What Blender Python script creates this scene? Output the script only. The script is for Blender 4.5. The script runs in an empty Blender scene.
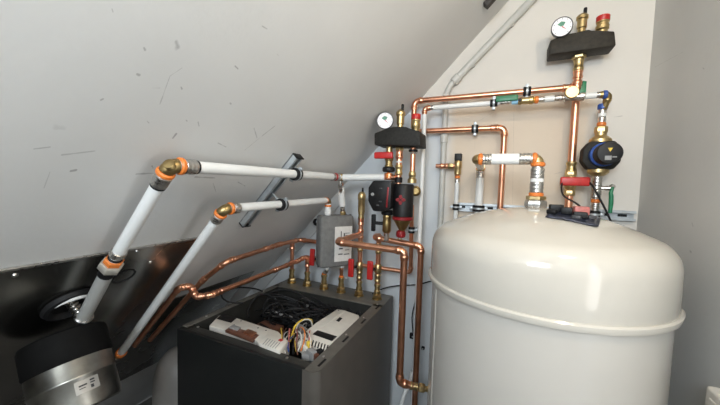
import bpy, bmesh, math, random
import numpy as np
from mathutils import Vector, Matrix
random.seed(7)
SC = bpy.context.scene
COL = SC.collection

# ------------------------------------------------------------------ camera
F, PIT, ROL, YAW, EYE = 303.09, .0602, .0289, -.4217, 1.65
def _cam():
    cp, sp = math.cos(PIT), math.sin(PIT)
    fw = np.array([0, cp, -sp]); up = np.array([0, sp, cp]); rt = np.array([1., 0, 0])
    r = math.cos(ROL)*rt + math.sin(ROL)*up; u = -math.sin(ROL)*rt + math.cos(ROL)*up
    c, s = math.cos(YAW), math.sin(YAW)
    R = np.array([[c, s, 0], [-s, c, 0], [0, 0, 1]])
    return R@fw, R@r, R@u
FW, RT, UP = _cam()
O3 = np.array([0, 0, EYE])
cd = bpy.data.cameras.new('camera'); cam = bpy.data.objects.new('camera', cd); COL.objects.link(cam)
cd.sensor_width = 36; cd.lens = F*36/720; cd.clip_start = .02
m = Matrix.Identity(4)
for i in range(3):
    m[i][0], m[i][1], m[i][2], m[i][3] = RT[i], UP[i], -FW[i], O3[i]
cam.matrix_world = m
SC.camera = cam

# ------------------------------------------------------------------ light
SC.view_settings.view_transform = 'Standard'; SC.view_settings.look = 'None'
SC.view_settings.gamma = 1; SC.view_settings.use_curve_mapping = False
SC.view_settings.exposure = -.18
w = bpy.data.worlds.new('world'); SC.world = w; w.use_nodes = True
w.node_tree.nodes['Background'].inputs[0].default_value = (.72, .86, 1.0, 1)
w.node_tree.nodes['Background'].inputs[1].default_value = 1.1
def lamp(name, kind, loc, energy, color, size=None, size_y=None, aim=None, radius=None):
    l = bpy.data.lights.new(name, kind); l.energy = energy; l.color = color
    if size: l.shape = 'RECTANGLE'; l.size = size; l.size_y = size_y
    if radius: l.shadow_soft_size = radius
    o = bpy.data.objects.new(name, l); COL.objects.link(o); o.location = loc
    if aim: o.rotation_euler = (Vector(aim)-Vector(loc)).to_track_quat('-Z', 'Y').to_euler()
    return o
lamp('wall_lamp_light', 'POINT', (.41, .28, 2.33), 12.5, (1.0, .82, .60), radius=.06)
lamp('window_light', 'AREA', (-.02, -.80, 2.10), 28, (.86, .94, 1.0), .55, .45, (-.25, 1.2, 2.15))
lamp('doorway_light', 'AREA', (.56, .37, 1.50), 2.2, (1.0, .95, .88), .2, .70, (-1.0, .6, 1.6))

# ------------------------------------------------------------------ pixel -> place helpers
def _ray(x, y): return FW*F + RT*(x-360) + UP*(202.5-y)
def aX(x, y, X): d = _ray(x, y); return Vector(O3+d*(X/d[0]))
def aY(x, y, Y): d = _ray(x, y); return Vector(O3+d*(Y/d[1]))
def aZ(x, y, Z): d = _ray(x, y); return Vector(O3+d*((Z-EYE)/d[2]))
SD = Vector((1.336, 0, 1.412)).normalized()          # up the sloped ceiling
SN = Vector((SD.z, 0, -SD.x))                        # its inward normal
SP = Vector((-.019, 0, 2.422))
def aS(x, y, off=0):
    d = _ray(x, y); n = np.array(SN); p = np.array(SP+SN*off)
    return Vector(O3+d*(((p-O3)@n)/(d@n)))
WALL = 1.47
RX = .49
V = Vector

# ------------------------------------------------------------------ materials
def lin(h):
    if not isinstance(h, str): return (*h, 1)
    h = h.lstrip('#'); v = [int(h[i:i+2], 16)/255 for i in (0, 2, 4)]
    return (*[c/12.92 if c <= .04045 else ((c+.055)/1.055)**2.4 for c in v], 1)
MATS = {}
def mat(name, color, metallic=0., rough=.5, vary=.08, scale=30., bump=0., bscale=200., coat=0.):
    if name in MATS: return MATS[name]
    mt = bpy.data.materials.new(name); mt.use_nodes = True; nt = mt.node_tree; N = nt.nodes; L = nt.links
    b = N['Principled BSDF']; b.inputs['Metallic'].default_value = metallic
    if coat: b.inputs['Coat Weight'].default_value = coat; b.inputs['Coat Roughness'].default_value = .045
    tc = N.new('ShaderNodeTexCoord'); no = N.new('ShaderNodeTexNoise')
    no.inputs['Scale'].default_value = scale; no.inputs['Detail'].default_value = 4
    L.new(tc.outputs['Object'], no.inputs['Vector'])
    c = lin(color); rp = N.new('ShaderNodeValToRGB')
    rp.color_ramp.elements[0].position = .3; rp.color_ramp.elements[1].position = .7
    rp.color_ramp.elements[0].color = (*[x*(1-vary) for x in c[:3]], 1)
    rp.color_ramp.elements[1].color = (*[min(1, x*(1+vary)) for x in c[:3]], 1)
    L.new(no.outputs['Fac'], rp.inputs['Fac']); L.new(rp.outputs['Color'], b.inputs['Base Color'])
    mr = N.new('ShaderNodeMapRange'); mr.inputs['To Min'].default_value = max(0, rough*.85); mr.inputs['To Max'].default_value = min(1, rough*1.15)
    L.new(no.outputs['Fac'], mr.inputs['Value']); L.new(mr.outputs['Result'], b.inputs['Roughness'])
    if bump:
        n2 = N.new('ShaderNodeTexNoise'); n2.inputs['Scale'].default_value = bscale; n2.inputs['Detail'].default_value = 3
        L.new(tc.outputs['Object'], n2.inputs['Vector'])
        bp = N.new('ShaderNodeBump'); bp.inputs['Strength'].default_value = bump; bp.inputs['Distance'].default_value = .002
        L.new(n2.outputs['Fac'], bp.inputs['Height']); L.new(bp.outputs['Normal'], b.inputs['Normal'])
    MATS[name] = mt
    return mt
COPPER = mat('copper', (.82, .40, .25), 1, .30, .16, 18)
BRASS = mat('brass', (.58, .44, .22), 1, .36, .12, 40)
BRASSD = mat('aged_brass', (.40, .29, .13), 1, .38, .2, 40)
STEEL = mat('pressed_steel', (.62, .60, .57), 1, .28, .12, 60)
ZINC = mat('zinc_plated', (.50, .54, .57), .55, .42, .12, 30)
WPIPE = mat('white_pipe', (.78, .79, .78), 0, .35, .03, 20)
BLACK = mat('black_plastic', (.007, .007, .008), 0, .50, .2, 60)
DRED = mat('dark_red_plastic', (.24, .010, .014), 0, .4, .15, 60)
MATT = mat('matt_black_insulation', (.006, .006, .006), 0, .7, .2, 60)
RUBBER = mat('black_rubber', (.010, .010, .011), 0, .6, .2, 60)
FOAM = mat('black_foam', (.022, .021, .019), 0, .62, .35, 90, .5, 220)
FOAMB = mat('brown_black_foam', (.026, .022, .016), 0, .6, .4, 70, .6, 200)
GREYFOAM = mat('grey_foam', (.17, .17, .165), 0, .75, .15, 60, .4, 250)
ORANGE = mat('orange_plastic', (.72, .20, .035), 0, .42, .1, 60)
RED = mat('red_plastic', (.50, .022, .020), 0, .38, .1, 60)
GREEN = mat('green_plastic', (.010, .17, .075), 0, .38, .1, 60)
BLUE = mat('blue_plastic', (.03, .09, .35), 0, .4, .1, 60)
LBLUE = mat('pale_blue_plastic', (.30, .58, .80), 0, .4, .1, 60)
YELLOW = mat('yellow_plastic', (.75, .52, .06), 0, .45, .1, 60)
WHITEP = mat('white_plastic', (.72, .69, .63), 0, .4, .05, 40)
DIAL = mat('dial_white', (.85, .83, .86), 0, .4, .02, 40)
DGREY = mat('dark_grey_plastic', (.05, .05, .055), 0, .4, .15, 50)
MGREY = mat('mid_grey_plastic', (.28, .28, .28), 0, .5, .1, 50)
PRINT = mat('dark_print', (.03, .03, .035), 0, .6, .1, 50)
PAPER = mat('label_paper', (.70, .69, .66), 0, .5, .06, 60)
PVC = mat('grey_pvc', (.53, .53, .50), 0, .4, .06, 20)
FRONT = mat('black_paint', (.010, .011, .011), 0, .35, .1, 20)
SIDE = mat('anthracite_sheet', (.125, .113, .10), .35, .42, .12, 14)
LIP = mat('dark_sheet', (.050, .050, .046), .5, .45, .15, 25)
RIM = mat('grey_sheet', (.20, .19, .17), .6, .45, .15, 25)
INSIDE = mat('inside_dark', (.014, .014, .014), 0, .6, .2, 20)
TANK = mat('cream_enamel', (.55, .52, .465), 0, .09, .03, 6)
TANKB = mat('cream_jacket', (.52, .495, .455), 0, .14, .03, 6)
GALV = mat('galvanised_sheet', (.34, .33, .30), 1, .34, .2, 25)
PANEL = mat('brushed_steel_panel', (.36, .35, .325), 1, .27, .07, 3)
AMBER = mat('brown_acrylic', (.13, .055, .035), 0, .3, .3, 50)
PINK = mat('faded_red_wrap', (.50, .16, .14), 0, .45, .3, 70)
NAVY = mat('navy_foil', (.030, .034, .055), .2, .3, .5, 60)
VESSEL = mat('grey_enamel', (.25, .235, .22), 0, .4, .08, 12)
FLOORM = mat('concrete_floor', (.16, .15, .14), 0, .8, .25, 5, .3, 60)
for m_, v_ in ((MATT, .1), (INSIDE, .2), (RUBBER, .3), (FOAM, .25), (FOAMB, .3), (BLACK, .35), (FRONT, .35)): m_.node_tree.nodes['Principled BSDF'].inputs['Specular IOR Level'].default_value = v_
WIRES = {'yellow': YELLOW, 'red': RED, 'white': WHITEP, 'brown': AMBER, 'blue': BLUE, 'black': BLACK, 'grey': MGREY, 'orange': ORANGE, 'pink': PINK}

def plaster(name, base, scuffs=None, patches=()):
    """painted plaster; scuffs: dark rubbed marks as segments ((a0,b0),(a1,b1),width) in the surface's own plane (object Y / Z or X / Z)"""
    mt = bpy.data.materials.new(name); mt.use_nodes = True; nt = mt.node_tree; N = nt.nodes; L = nt.links
    b = N['Principled BSDF']; b.inputs['Roughness'].default_value = .62
    tc = N.new('ShaderNodeTexCoord')
    n1 = N.new('ShaderNodeTexNoise'); n1.inputs['Scale'].default_value = 2.2; n1.inputs['Detail'].default_value = 5
    L.new(tc.outputs['Object'], n1.inputs['Vector'])
    rp = N.new('ShaderNodeValToRGB'); c = lin(base)
    rp.color_ramp.elements[0].position = .3; rp.color_ramp.elements[1].position = .72
    rp.color_ramp.elements[0].color = (*[x*.93 for x in c[:3]], 1); rp.color_ramp.elements[1].color = (*[min(1, x*1.05) for x in c[:3]], 1)
    L.new(n1.outputs['Fac'], rp.inputs['Fac'])
    col = rp.outputs['Color']
    n3 = N.new('ShaderNodeTexNoise'); n3.inputs['Scale'].default_value = 38; n3.inputs['Detail'].default_value = 3
    L.new(tc.outputs['Object'], n3.inputs['Vector'])
    def math_(op, a, bb=None):
        q = N.new('ShaderNodeMath'); q.operation = op
        for i, v in enumerate((a, bb)):
            if v is None: continue
            if isinstance(v, (int, float)): q.inputs[i].default_value = v
            else: L.new(v, q.inputs[i])
        return q.outputs[0]
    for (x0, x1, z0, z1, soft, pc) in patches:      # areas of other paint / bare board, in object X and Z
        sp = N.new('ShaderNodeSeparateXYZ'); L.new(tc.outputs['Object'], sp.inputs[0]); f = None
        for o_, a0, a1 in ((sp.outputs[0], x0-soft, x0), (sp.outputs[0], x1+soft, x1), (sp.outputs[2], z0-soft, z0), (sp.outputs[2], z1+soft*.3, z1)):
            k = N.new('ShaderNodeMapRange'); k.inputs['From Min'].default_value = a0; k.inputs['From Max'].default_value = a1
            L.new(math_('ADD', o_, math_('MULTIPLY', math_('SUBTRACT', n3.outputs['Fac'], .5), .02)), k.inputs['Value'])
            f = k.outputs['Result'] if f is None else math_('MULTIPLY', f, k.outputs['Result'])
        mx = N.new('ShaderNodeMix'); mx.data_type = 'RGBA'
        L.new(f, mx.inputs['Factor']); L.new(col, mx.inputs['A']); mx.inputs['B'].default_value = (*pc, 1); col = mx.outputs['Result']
    if scuffs:
        total = None
        for axes, segs in scuffs.items():
            sp = N.new('ShaderNodeSeparateXYZ'); L.new(tc.outputs['Object'], sp.inputs[0])
            ua, va = sp.outputs[axes[0]], sp.outputs[axes[1]]
            for (p, q, wd, st) in segs:
                dx, dy = q[0]-p[0], q[1]-p[1]; ln = dx*dx+dy*dy+1e-9
                ux, uy = math_('SUBTRACT', ua, p[0]), math_('SUBTRACT', va, p[1])
                t = math_('ADD', math_('MULTIPLY', ux, dx/ln), math_('MULTIPLY', uy, dy/ln))
                cl = N.new('ShaderNodeClamp'); L.new(t, cl.inputs[0]); t = cl.outputs[0]
                ex = math_('SUBTRACT', ux, math_('MULTIPLY', t, dx)); ey = math_('SUBTRACT', uy, math_('MULTIPLY', t, dy))
                d = math_('SQRT', math_('ADD', math_('MULTIPLY', ex, ex), math_('MULTIPLY', ey, ey)))
                d = math_('ADD', d, math_('MULTIPLY', math_('SUBTRACT', n3.outputs['Fac'], .5), wd*3.0))
                k = N.new('ShaderNodeMapRange'); k.inputs['From Min'].default_value = wd; k.inputs['From Max'].default_value = wd*.3
                k.inputs['To Min'].default_value = 0; k.inputs['To Max'].default_value = st*.75
                L.new(d, k.inputs['Value'])
                total = k.outputs['Result'] if total is None else math_('MAXIMUM', total, k.outputs['Result'])
        mx = N.new('ShaderNodeMix'); mx.data_type = 'RGBA'
        L.new(total, mx.inputs['Factor']); L.new(col, mx.inputs['A']); mx.inputs['B'].default_value = (.10, .10, .105, 1)
        col = mx.outputs['Result']
    L.new(col, b.inputs['Base Color'])
    n2 = N.new('ShaderNodeTexNoise'); n2.inputs['Scale'].default_value = 55; n2.inputs['Detail'].default_value = 4
    L.new(tc.outputs['Object'], n2.inputs['Vector'])
    bp = N.new('ShaderNodeBump'); bp.inputs['Strength'].default_value = .12; bp.inputs['Distance'].default_value = .004
    L.new(n2.outputs['Fac'], bp.inputs['Height']); L.new(bp.outputs['Normal'], b.inputs['Normal'])
    return mt

# ------------------------------------------------------------------ mesh helpers (all points in world space)
def frame(axis):
    a = V(axis).normalized()
    h = V((0, 0, 1)) if abs(a.z) < .9 else V((1, 0, 0))
    u = h.cross(a).normalized(); v = a.cross(u)
    return a, u, v
class MB:
    def __init__(s): s.bm = bmesh.new()
    def lathe(s, base, axis, prof, seg=20, start=0., cap=True):
        """prof: list of (radius, height along axis)"""
        a, u, v = frame(axis); base = V(base); rings = []
        for r, h in prof:
            if r < 1e-6: rings.append([s.bm.verts.new(base+a*h)]); continue
            rings.append([s.bm.verts.new(base+a*h+(u*math.cos(start+2*math.pi*k/seg)+v*math.sin(start+2*math.pi*k/seg))*r) for k in range(seg)])
        for A, B in zip(rings, rings[1:]):
            if len(A) == 1 and len(B) == 1: continue
            for k in range(seg):
                j = (k+1) % seg
                if len(A) == 1: s.bm.faces.new((A[0], B[k], B[j]))
                elif len(B) == 1: s.bm.faces.new((A[k], A[j], B[0]))
                else: s.bm.faces.new((A[k], A[j], B[j], B[k]))
        if cap:
            if len(rings[0]) > 1: s.bm.faces.new(rings[0][::-1])
            if len(rings[-1]) > 1: s.bm.faces.new(rings[-1])
        return s
    def cyl(s, p, q, r, seg=16, bev=0):
        p, q = V(p), V(q); h = (q-p).length
        pr = [(r, 0), (r, h)] if not bev else [(r-bev, 0), (r, bev), (r, h-bev), (r-bev, h)]
        return s.lathe(p, q-p, pr, seg)
    def hexnut(s, p, q, r):
        p, q = V(p), V(q); h = (q-p).length
        return s.lathe(p, q-p, [(r*.9, 0), (r, h*.14), (r, h*.86), (r*.9, h)], 6, .3)
    def tube(s, pts, r, seg=12):
        pts = [V(p) for p in pts]; n = len(pts)
        t0 = (pts[1]-pts[0]).normalized(); _, u, v = frame(t0); rings = []; prev = t0
        for i, p in enumerate(pts):
            t = (pts[min(i+1, n-1)]-pts[max(i-1, 0)]).normalized()
            q = prev.rotation_difference(t); u = q @ u; v = q @ v; prev = t
            rr = r[i] if isinstance(r, (list, tuple)) else r
            rings.append([s.bm.verts.new(p+(u*math.cos(2*math.pi*k/seg)+v*math.sin(2*math.pi*k/seg))*rr) for k in range(seg)])
        for A, B in zip(rings, rings[1:]):
            for k in range(seg):
                j = (k+1) % seg; s.bm.faces.new((A[k], A[j], B[j], B[k]))
        s.bm.faces.new(rings[0][::-1]); s.bm.faces.new(rings[-1])
        return s
    def box(s, c, size, rot=None, bev=0, segs=2):
        r = bmesh.ops.create_cube(s.bm, size=1)['verts']
        M = Matrix.Translation(V(c)) @ (rot.to_4x4() if rot else Matrix.Identity(4)) @ Matrix.Diagonal((*size, 1))
        bmesh.ops.transform(s.bm, matrix=M, verts=r)
        if bev:
            ed = list({e for v in r for e in v.link_edges})
            bmesh.ops.bevel(s.bm, geom=ed, offset=bev, segments=segs, profile=.5, affect='EDGES')
        return s
    def span(s, lo, hi, bev=0, segs=2):
        lo, hi = V(lo), V(hi); return s.box((lo+hi)/2, [abs(hi[i]-lo[i]) for i in range(3)], None, bev, segs)
    def prism(s, pts, vec, bev=0, segs=2):
        pts = [V(p) for p in pts]; vec = V(vec)
        A = [s.bm.verts.new(p) for p in pts]; B = [s.bm.verts.new(p+vec) for p in pts]; n = len(pts)
        fs = [s.bm.faces.new(A), s.bm.faces.new(B[::-1])]
        for k in range(n): fs.append(s.bm.faces.new((A[k], B[k], B[(k+1) % n], A[(k+1) % n])))
        if bev:
            ed = list({e for f in fs for e in f.edges})
            bmesh.ops.bevel(s.bm, geom=ed, offset=bev, segments=segs, profile=.5, affect='EDGES')
        return s
    def build(s, name, material, parent=None, label=None, origin=None, smooth=True):
        bm = s.bm; bmesh.ops.recalc_face_normals(bm, faces=bm.faces)
        if parent is not None: org = V(parent['org'])
        elif origin is not None: org = V(origin)
        else:
            lo = V([min(v.co[i] for v in bm.verts) for i in range(3)]); hi = V([max(v.co[i] for v in bm.verts) for i in range(3)])
            org = V(((lo.x+hi.x)/2, (lo.y+hi.y)/2, lo.z))
        for v in bm.verts: v.co -= org
        me = bpy.data.meshes.new(name); bm.to_mesh(me); bm.free(); me.materials.append(material)
        if smooth: me.shade_smooth(); me.set_sharp_from_angle(angle=math.radians(38))
        o = bpy.data.objects.new(name, me); COL.objects.link(o)
        ORG[o.name] = org
        if parent is not None: o.parent = parent['obj']
        else: o.location = org
        if label: o['label'] = label
        return T(o, org)
ORG = {}
class T(dict):
    def __init__(s, o, org): super().__init__(obj=o, org=org)
def thing(name, label, cat, base, group=None):
    o = bpy.data.objects.new(name, None); COL.objects.link(o); o.location = V(base); o.empty_display_size = .02
    o['label'] = label; o['category'] = cat
    if group: o['group'] = group
    return T(o, V(base))
def tag(t, label, cat, group=None, kind=None):
    o = t['obj']
    if kind: o['kind'] = kind
    else: o['label'] = label; o['category'] = cat
    if group: o['group'] = group
    return t

# ------------------------------------------------------------------ plumbing helpers
def arc(p0, c, p1, rad, n=7):
    """fillet of corner c between p0 and p1; returns points"""
    c = V(c); a = (V(p0)-c).normalized(); b = (V(p1)-c).normalized()
    ang = a.angle(b); d = rad/math.tan(ang/2)
    s, e = c+a*d, c+b*d; bis = (a+b).normalized(); cen = c+bis*(rad/math.sin(ang/2))
    va, vb = s-cen, e-cen; th = va.angle(vb); out = []
    for k in range(n+1):
        f = k/n; out.append(cen + (va*math.sin((1-f)*th)+vb*math.sin(f*th))/math.sin(th))
    return out, d
def bent(pts, rad, n=6):
    out = [V(pts[0])]
    for i in range(1, len(pts)-1):
        a, _ = arc(pts[i-1], pts[i], pts[i+1], rad, n); out += a
    out.append(V(pts[-1])); return out
def run(par, pts, r, material, emat=None, bend=1.7, collar=True, names=('pipe', 'elbow')):
    """rigid pipe run: a pipe part per straight, an elbow part per corner with its press collars"""
    pts = [V(p) for p in pts]; emat = emat or material; trims = [0]*len(pts)
    for i in range(1, len(pts)-1):
        a, d = arc(pts[i-1], pts[i], pts[i+1], r*bend, 7); trims[i] = d
        mb = MB().tube(a, r*1.10, 14)
        if collar:
            for end, nx in ((a[0], pts[i-1]), (a[-1], pts[i+1])):
                dr = (nx-end).normalized()
                mb.lathe(end-dr*r*.1, dr, [(r*1.1, 0), (r*1.26, r*.25), (r*1.26, r*.8), (r*1.14, r*1.0), (r*1.14, r*1.5), (r*1.02, r*1.6)], 16)
        mb.build(names[1], emat, par)
    for i in range(len(pts)-1):
        d = (pts[i+1]-pts[i]).normalized()
        MB().cyl(pts[i]+d*trims[i], pts[i+1]-d*trims[i+1], r, 16).build(names[0], material, par)
def ring(par, p, axis, r, length, material, name='collar', hexa=False, bev=None):
    p = V(p); a = V(axis).normalized()
    mb = MB()
    if hexa: mb.hexnut(p-a*length/2, p+a*length/2, r)
    else: mb.cyl(p-a*length/2, p+a*length/2, r, 20, min(length*.25, r*.18) if bev is None else bev)
    return mb.build(name, material, par)
def sleeve(par, p, axis, r, length, material=None, name='press_sleeve', ribs=3):
    """ribbed steel press sleeve"""
    p = V(p); a = V(axis).normalized(); pr = [(r*.96, 0)]
    for k in range(ribs):
        f0 = length*(k+.12)/ribs; f1 = length*(k+.5)/ribs; f2 = length*(k+.88)/ribs
        pr += [(r*1.04, f0), (r*1.08, f1), (r*1.0, f2)]
    pr.append((r*.96, length))
    return MB().lathe(p-a*length/2, a, pr, 20).build(name, material or STEEL, par)
def coupling(par, p, axis, r, length, material, name='coupling'):
    p = V(p); a = V(axis).normalized(); L_ = length
    pr = [(r, 0), (r*1.2, L_*.08), (r*1.2, L_*.25), (r*1.06, L_*.32), (r*1.06, L_*.68), (r*1.2, L_*.75), (r*1.2, L_*.92), (r, L_)]
    return MB().lathe(p-a*L_/2, a, pr, 18).build(name, material, par)
def clamp(p, axis, r, back, label, group='rubber-lined pipe clamps', reach=.04):
    """pipe clamp: rubber liner, steel band with two screw ears, threaded rod back to what carries it"""
    p = V(p); a = V(axis).normalized(); bk = V(back).normalized(); sd = a.cross(bk).normalized()
    t = thing('pipe_clamp', label, 'pipe clamp', p+bk*reach, group)
    MB().lathe(p-a*.010, a, [(r*1.02, -.004), (r*1.48, -.003), (r*1.48, .023), (r*1.02, .024)], 20).build('rubber_liner', RUBBER, t)
    band = MB().lathe(p-a*.005, a, [(r*1.3, 0.001), (r*1.54, .0015), (r*1.54, .0085), (r*1.3, .009)], 20)
    for s_ in (-1, 1): band.box(p+sd*s_*(r*1.52+.005), (.012, .012, .006), Matrix((a, sd, bk)).transposed(), .001)
    b = band.build('band', ZINC, t)
    for s_ in (-1, 1): MB().cyl(p+sd*s_*(r*1.52+.006)-bk*.009, p+sd*s_*(r*1.52+.006)+bk*.006, .0032, 8).build('screw', ZINC, t)
    MB().cyl(p+bk*r*1.4, p+bk*reach, .004, 8).build('threaded_rod', ZINC, t)
    ring(t, p+bk*(r*1.52+.004), bk, .0075, .008, ZINC, 'nut', True)
    return t
def lever(par, pivot, axis, direction, length, material, width=.016, thick=.008, off=.018, drop=0):
    """ball valve handle: stem along axis, flat lever along direction"""
    pv = V(pivot); a = V(axis).normalized(); d = V(direction).normalized(); n = a.cross(d)
    MB().cyl(pv, pv+a*off, .006, 12).build('stem', BLACK, par)
    return MB().box(pv+a*(off+thick/2)+d*drop, (length, width, thick), Matrix((d, n, a)).transposed(), min(width, thick)*.35, 3).build('handle', material, par)

# ================================================================== STRUCTURE
def slope_pt(t, Y): return V((SP.x, Y, SP.z))+SD*t
def seg_s(x0, y0, x1, y1, w, st): 
    a, b = aS(x0, y0), aS(x1, y1); return ((a.y, a.z), (b.y, b.z), w, st)
sc = [seg_s(176, 42, 178, 47, .0055, .55), seg_s(182, 68, 170, 76, .0014, .5), seg_s(170, 76, 160, 104, .0012, .45), seg_s(152, 88, 160, 88, .001, .4),
      seg_s(144, 48, 145, 50, .002, .6), seg_s(137, 74, 139, 75, .002, .6), seg_s(235, 66, 238, 69, .002, .7), seg_s(101, 100, 103, 99, .0016, .6),
      seg_s(275, 126, 262, 136, .0015, .6), seg_s(254, 128, 257, 138, .0013, .5), seg_s(262, 136, 245, 150, .0012, .35), seg_s(176, 134, 173, 138, .002, .7),
      seg_s(34, 149, 50, 147, .0012, .5), seg_s(62, 155, 95, 151, .0013, .45), seg_s(71, 171, 76, 170, .0018, .7), seg_s(136, 174, 158, 173, .0022, .6),
      seg_s(152, 166, 153, 168, .0022, .7), seg_s(44, 188, 50, 172, .001, .35), seg_s(195, 177, 215, 178, .0018, .6), seg_s(213, 183, 216, 192, .0012, .5),
      seg_s(198, 122, 199, 126, .0012, .5), seg_s(186, 120, 187, 121, .0014, .6), seg_s(181, 87, 182, 89, .0014, .6), seg_s(218, 143, 226, 147, .0014, .5),
      seg_s(238, 182, 245, 186, .0018, .6), seg_s(112, 9, 113, 12, .0012, .5), seg_s(262, 26, 267, 29, .0012, .5), seg_s(277, 54, 279, 56, .0012, .5),
      seg_s(56, 128, 64, 129, .005, .18), seg_s(147, 121, 149, 123, .0013, .5), seg_s(230, 103, 231, 104, .0014, .5)]
SLOPE_M = plaster('painted_slope', (.70, .705, .70), {(1, 2): sc})
def seg_r(x0, y0, x1, y1, w, st):
    a, b = aX(x0, y0, RX), aX(x1, y1, RX); return ((a.y, a.z), (b.y, b.z), w, st)
RIGHT_M = plaster('painted_side_wall', (.60, .60, .58), {(1, 2): [seg_r(655, 67, 683, 52, .0012, .3), seg_r(690, 251, 691, 252, .003, .5), seg_r(703, 68, 704, 69, .002, .5), seg_r(692, 223, 693, 226, .002, .35)]})
def seg_w(x0, y0, x1, y1, w, st):
    a, b = aY(x0, y0, WALL), aY(x1, y1, WALL); return ((a.x, a.z), (b.x, b.z), w, st)
_pa, _pb = aY(458, 109, WALL), aY(578, 205, WALL)
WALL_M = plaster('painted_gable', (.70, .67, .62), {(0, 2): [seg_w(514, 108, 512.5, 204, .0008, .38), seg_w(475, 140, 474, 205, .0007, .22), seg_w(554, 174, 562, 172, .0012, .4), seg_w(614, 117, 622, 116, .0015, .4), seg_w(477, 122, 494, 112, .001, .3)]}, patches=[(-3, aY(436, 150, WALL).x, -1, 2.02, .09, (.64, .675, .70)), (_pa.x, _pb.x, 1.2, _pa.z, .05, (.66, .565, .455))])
X0 = -2.30
zl = SP.z+(X0-SP.x)*SD.z/SD.x; zr = SP.z+(RX-SP.x)*SD.z/SD.x
YB = -1.6
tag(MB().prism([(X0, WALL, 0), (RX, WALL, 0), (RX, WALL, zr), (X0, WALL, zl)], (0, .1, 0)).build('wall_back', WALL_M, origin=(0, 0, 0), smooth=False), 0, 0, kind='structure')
tag(MB().prism([(X0, YB, zl), (X0, WALL, zl), (RX, WALL, zr), (RX, YB, zr)], -SN*.1).build('ceiling', SLOPE_M, origin=(0, 0, 0), smooth=False), 0, 0, kind='structure')
wr = MB().span((RX, .48, 0), (RX+.1, WALL+.1, zr+.1)); wr.span((RX, YB, 0), (RX+.1, .26, zr+.1)); wr.span((RX, .26, 2.02), (RX+.1, .48, zr+.1))
tag(wr.build('wall_right', RIGHT_M, origin=(0, 0, 0), smooth=False), 0, 0, kind='structure')
tag(MB().span((X0-.3, YB, -.1), (RX+.1, WALL+.1, 0)).build('floor', FLOORM, origin=(0, 0, 0), smooth=False), 0, 0, kind='structure')
wf = MB().prism([(X0, YB, 0), (RX, YB, 0), (RX, YB, 1.40), (X0, YB, 1.40)], (0, -.1, 0)); wf.prism([(.30, YB, 1.40), (RX, YB, 1.40), (RX, YB, zr), (.30, YB, zr-.25)], (0, -.1, 0))  # unseen rear parapet, added to cut low fill and darken the lower left
tag(wf.build('wall_front_fill_block', RIGHT_M, origin=(0, 0, 0), smooth=False), 0, 0, kind='structure')
if zl > 0: tag(MB().span((X0-.1, YB, 0), (X0, WALL, zl+.02)).build('wall_left', SLOPE_M, origin=(0, 0, 0), smooth=False), 0, 0, kind='structure')
# timber strip along the foot of the slope on the gable wall
dwn = V((SN.x, 0, SN.z))
p0, p1 = V((-1.40, WALL, SP.z+(-1.40-SP.x)*SD.z/SD.x)), V((-.80, WALL, SP.z+(-.80-SP.x)*SD.z/SD.x))
tag(MB().prism([p0, p1, p1+dwn*.062, p0+dwn*.062], (0, -.014, 0), .003).build('trim_1', plaster('painted_trim', (.55, .57, .58)), smooth=True), 0, 0, kind='structure')

# ================================================================== BUFFER TANK
TC = V((.119, 1.051, 0)); TR = .31; ZB = 1.369; ZT = 1.595
tank = thing('storage_tank', 'large cream white cylindrical hot water tank with a domed lid', 'water tank', TC)
MB().lathe(TC, (0, 0, 1), [(.28, 0), (.30, .02), (.3015, .3), (.3015, ZB-.01)], 96).build('jacket', TANKB, tank)
prof = [(.305, ZB-.008), (TR-.001, ZB+.004), (TR-.002, ZB+.096)]
# rounded shoulder into a shallow dome
RS, HS = .06, .07; zc = ZB+.096
for k in range(1, 11):
    a = math.pi/2*k/10*.80; prof.append((TR-.002-RS*(1-math.cos(a)), zc+HS*math.sin(a)))
r0, z0 = prof[-1]; tx, tz = -math.sin(math.pi/2*.86), math.cos(math.pi/2*.86)
for k in range(1, 9):
    f = k/8; r_ = r0*(1-f); prof.append((r_, z0+(ZT-z0)*(1-(1-f)**2.0)))
MB().lathe(TC, (0, 0, 1), prof, 96, cap=False).build('lid', TANK, tank)
MB().lathe(TC, (0, 0, 1), [(.303, ZB-.013), (.313, ZB-.011), (.3155, ZB-.004), (.3155, ZB+.003), (.312, ZB+.007), (.308, ZB+.007)], 96, cap=False).build('rim_band', TANK, tank)
sa = math.atan2(*(aY(446, 340, .86)-TC).yx) if False else math.radians(206)
c_, s_ = math.cos(sa), math.sin(sa)
MB().box(TC+V((c_*.3015, s_*.3015, ZB*.5)), (.0025, .012, ZB-.06), Matrix.Rotation(sa, 3, 'Z'), .0008).build('seam_strip', TANKB, tank)
for (qx, qy, rr) in ((537, 246, .035), (470, 216, .10)):
    pc = aZ(qx, qy, ZT-.03); 
    d_ = V((pc.x-TC.x, pc.y-TC.y, 0))
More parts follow.
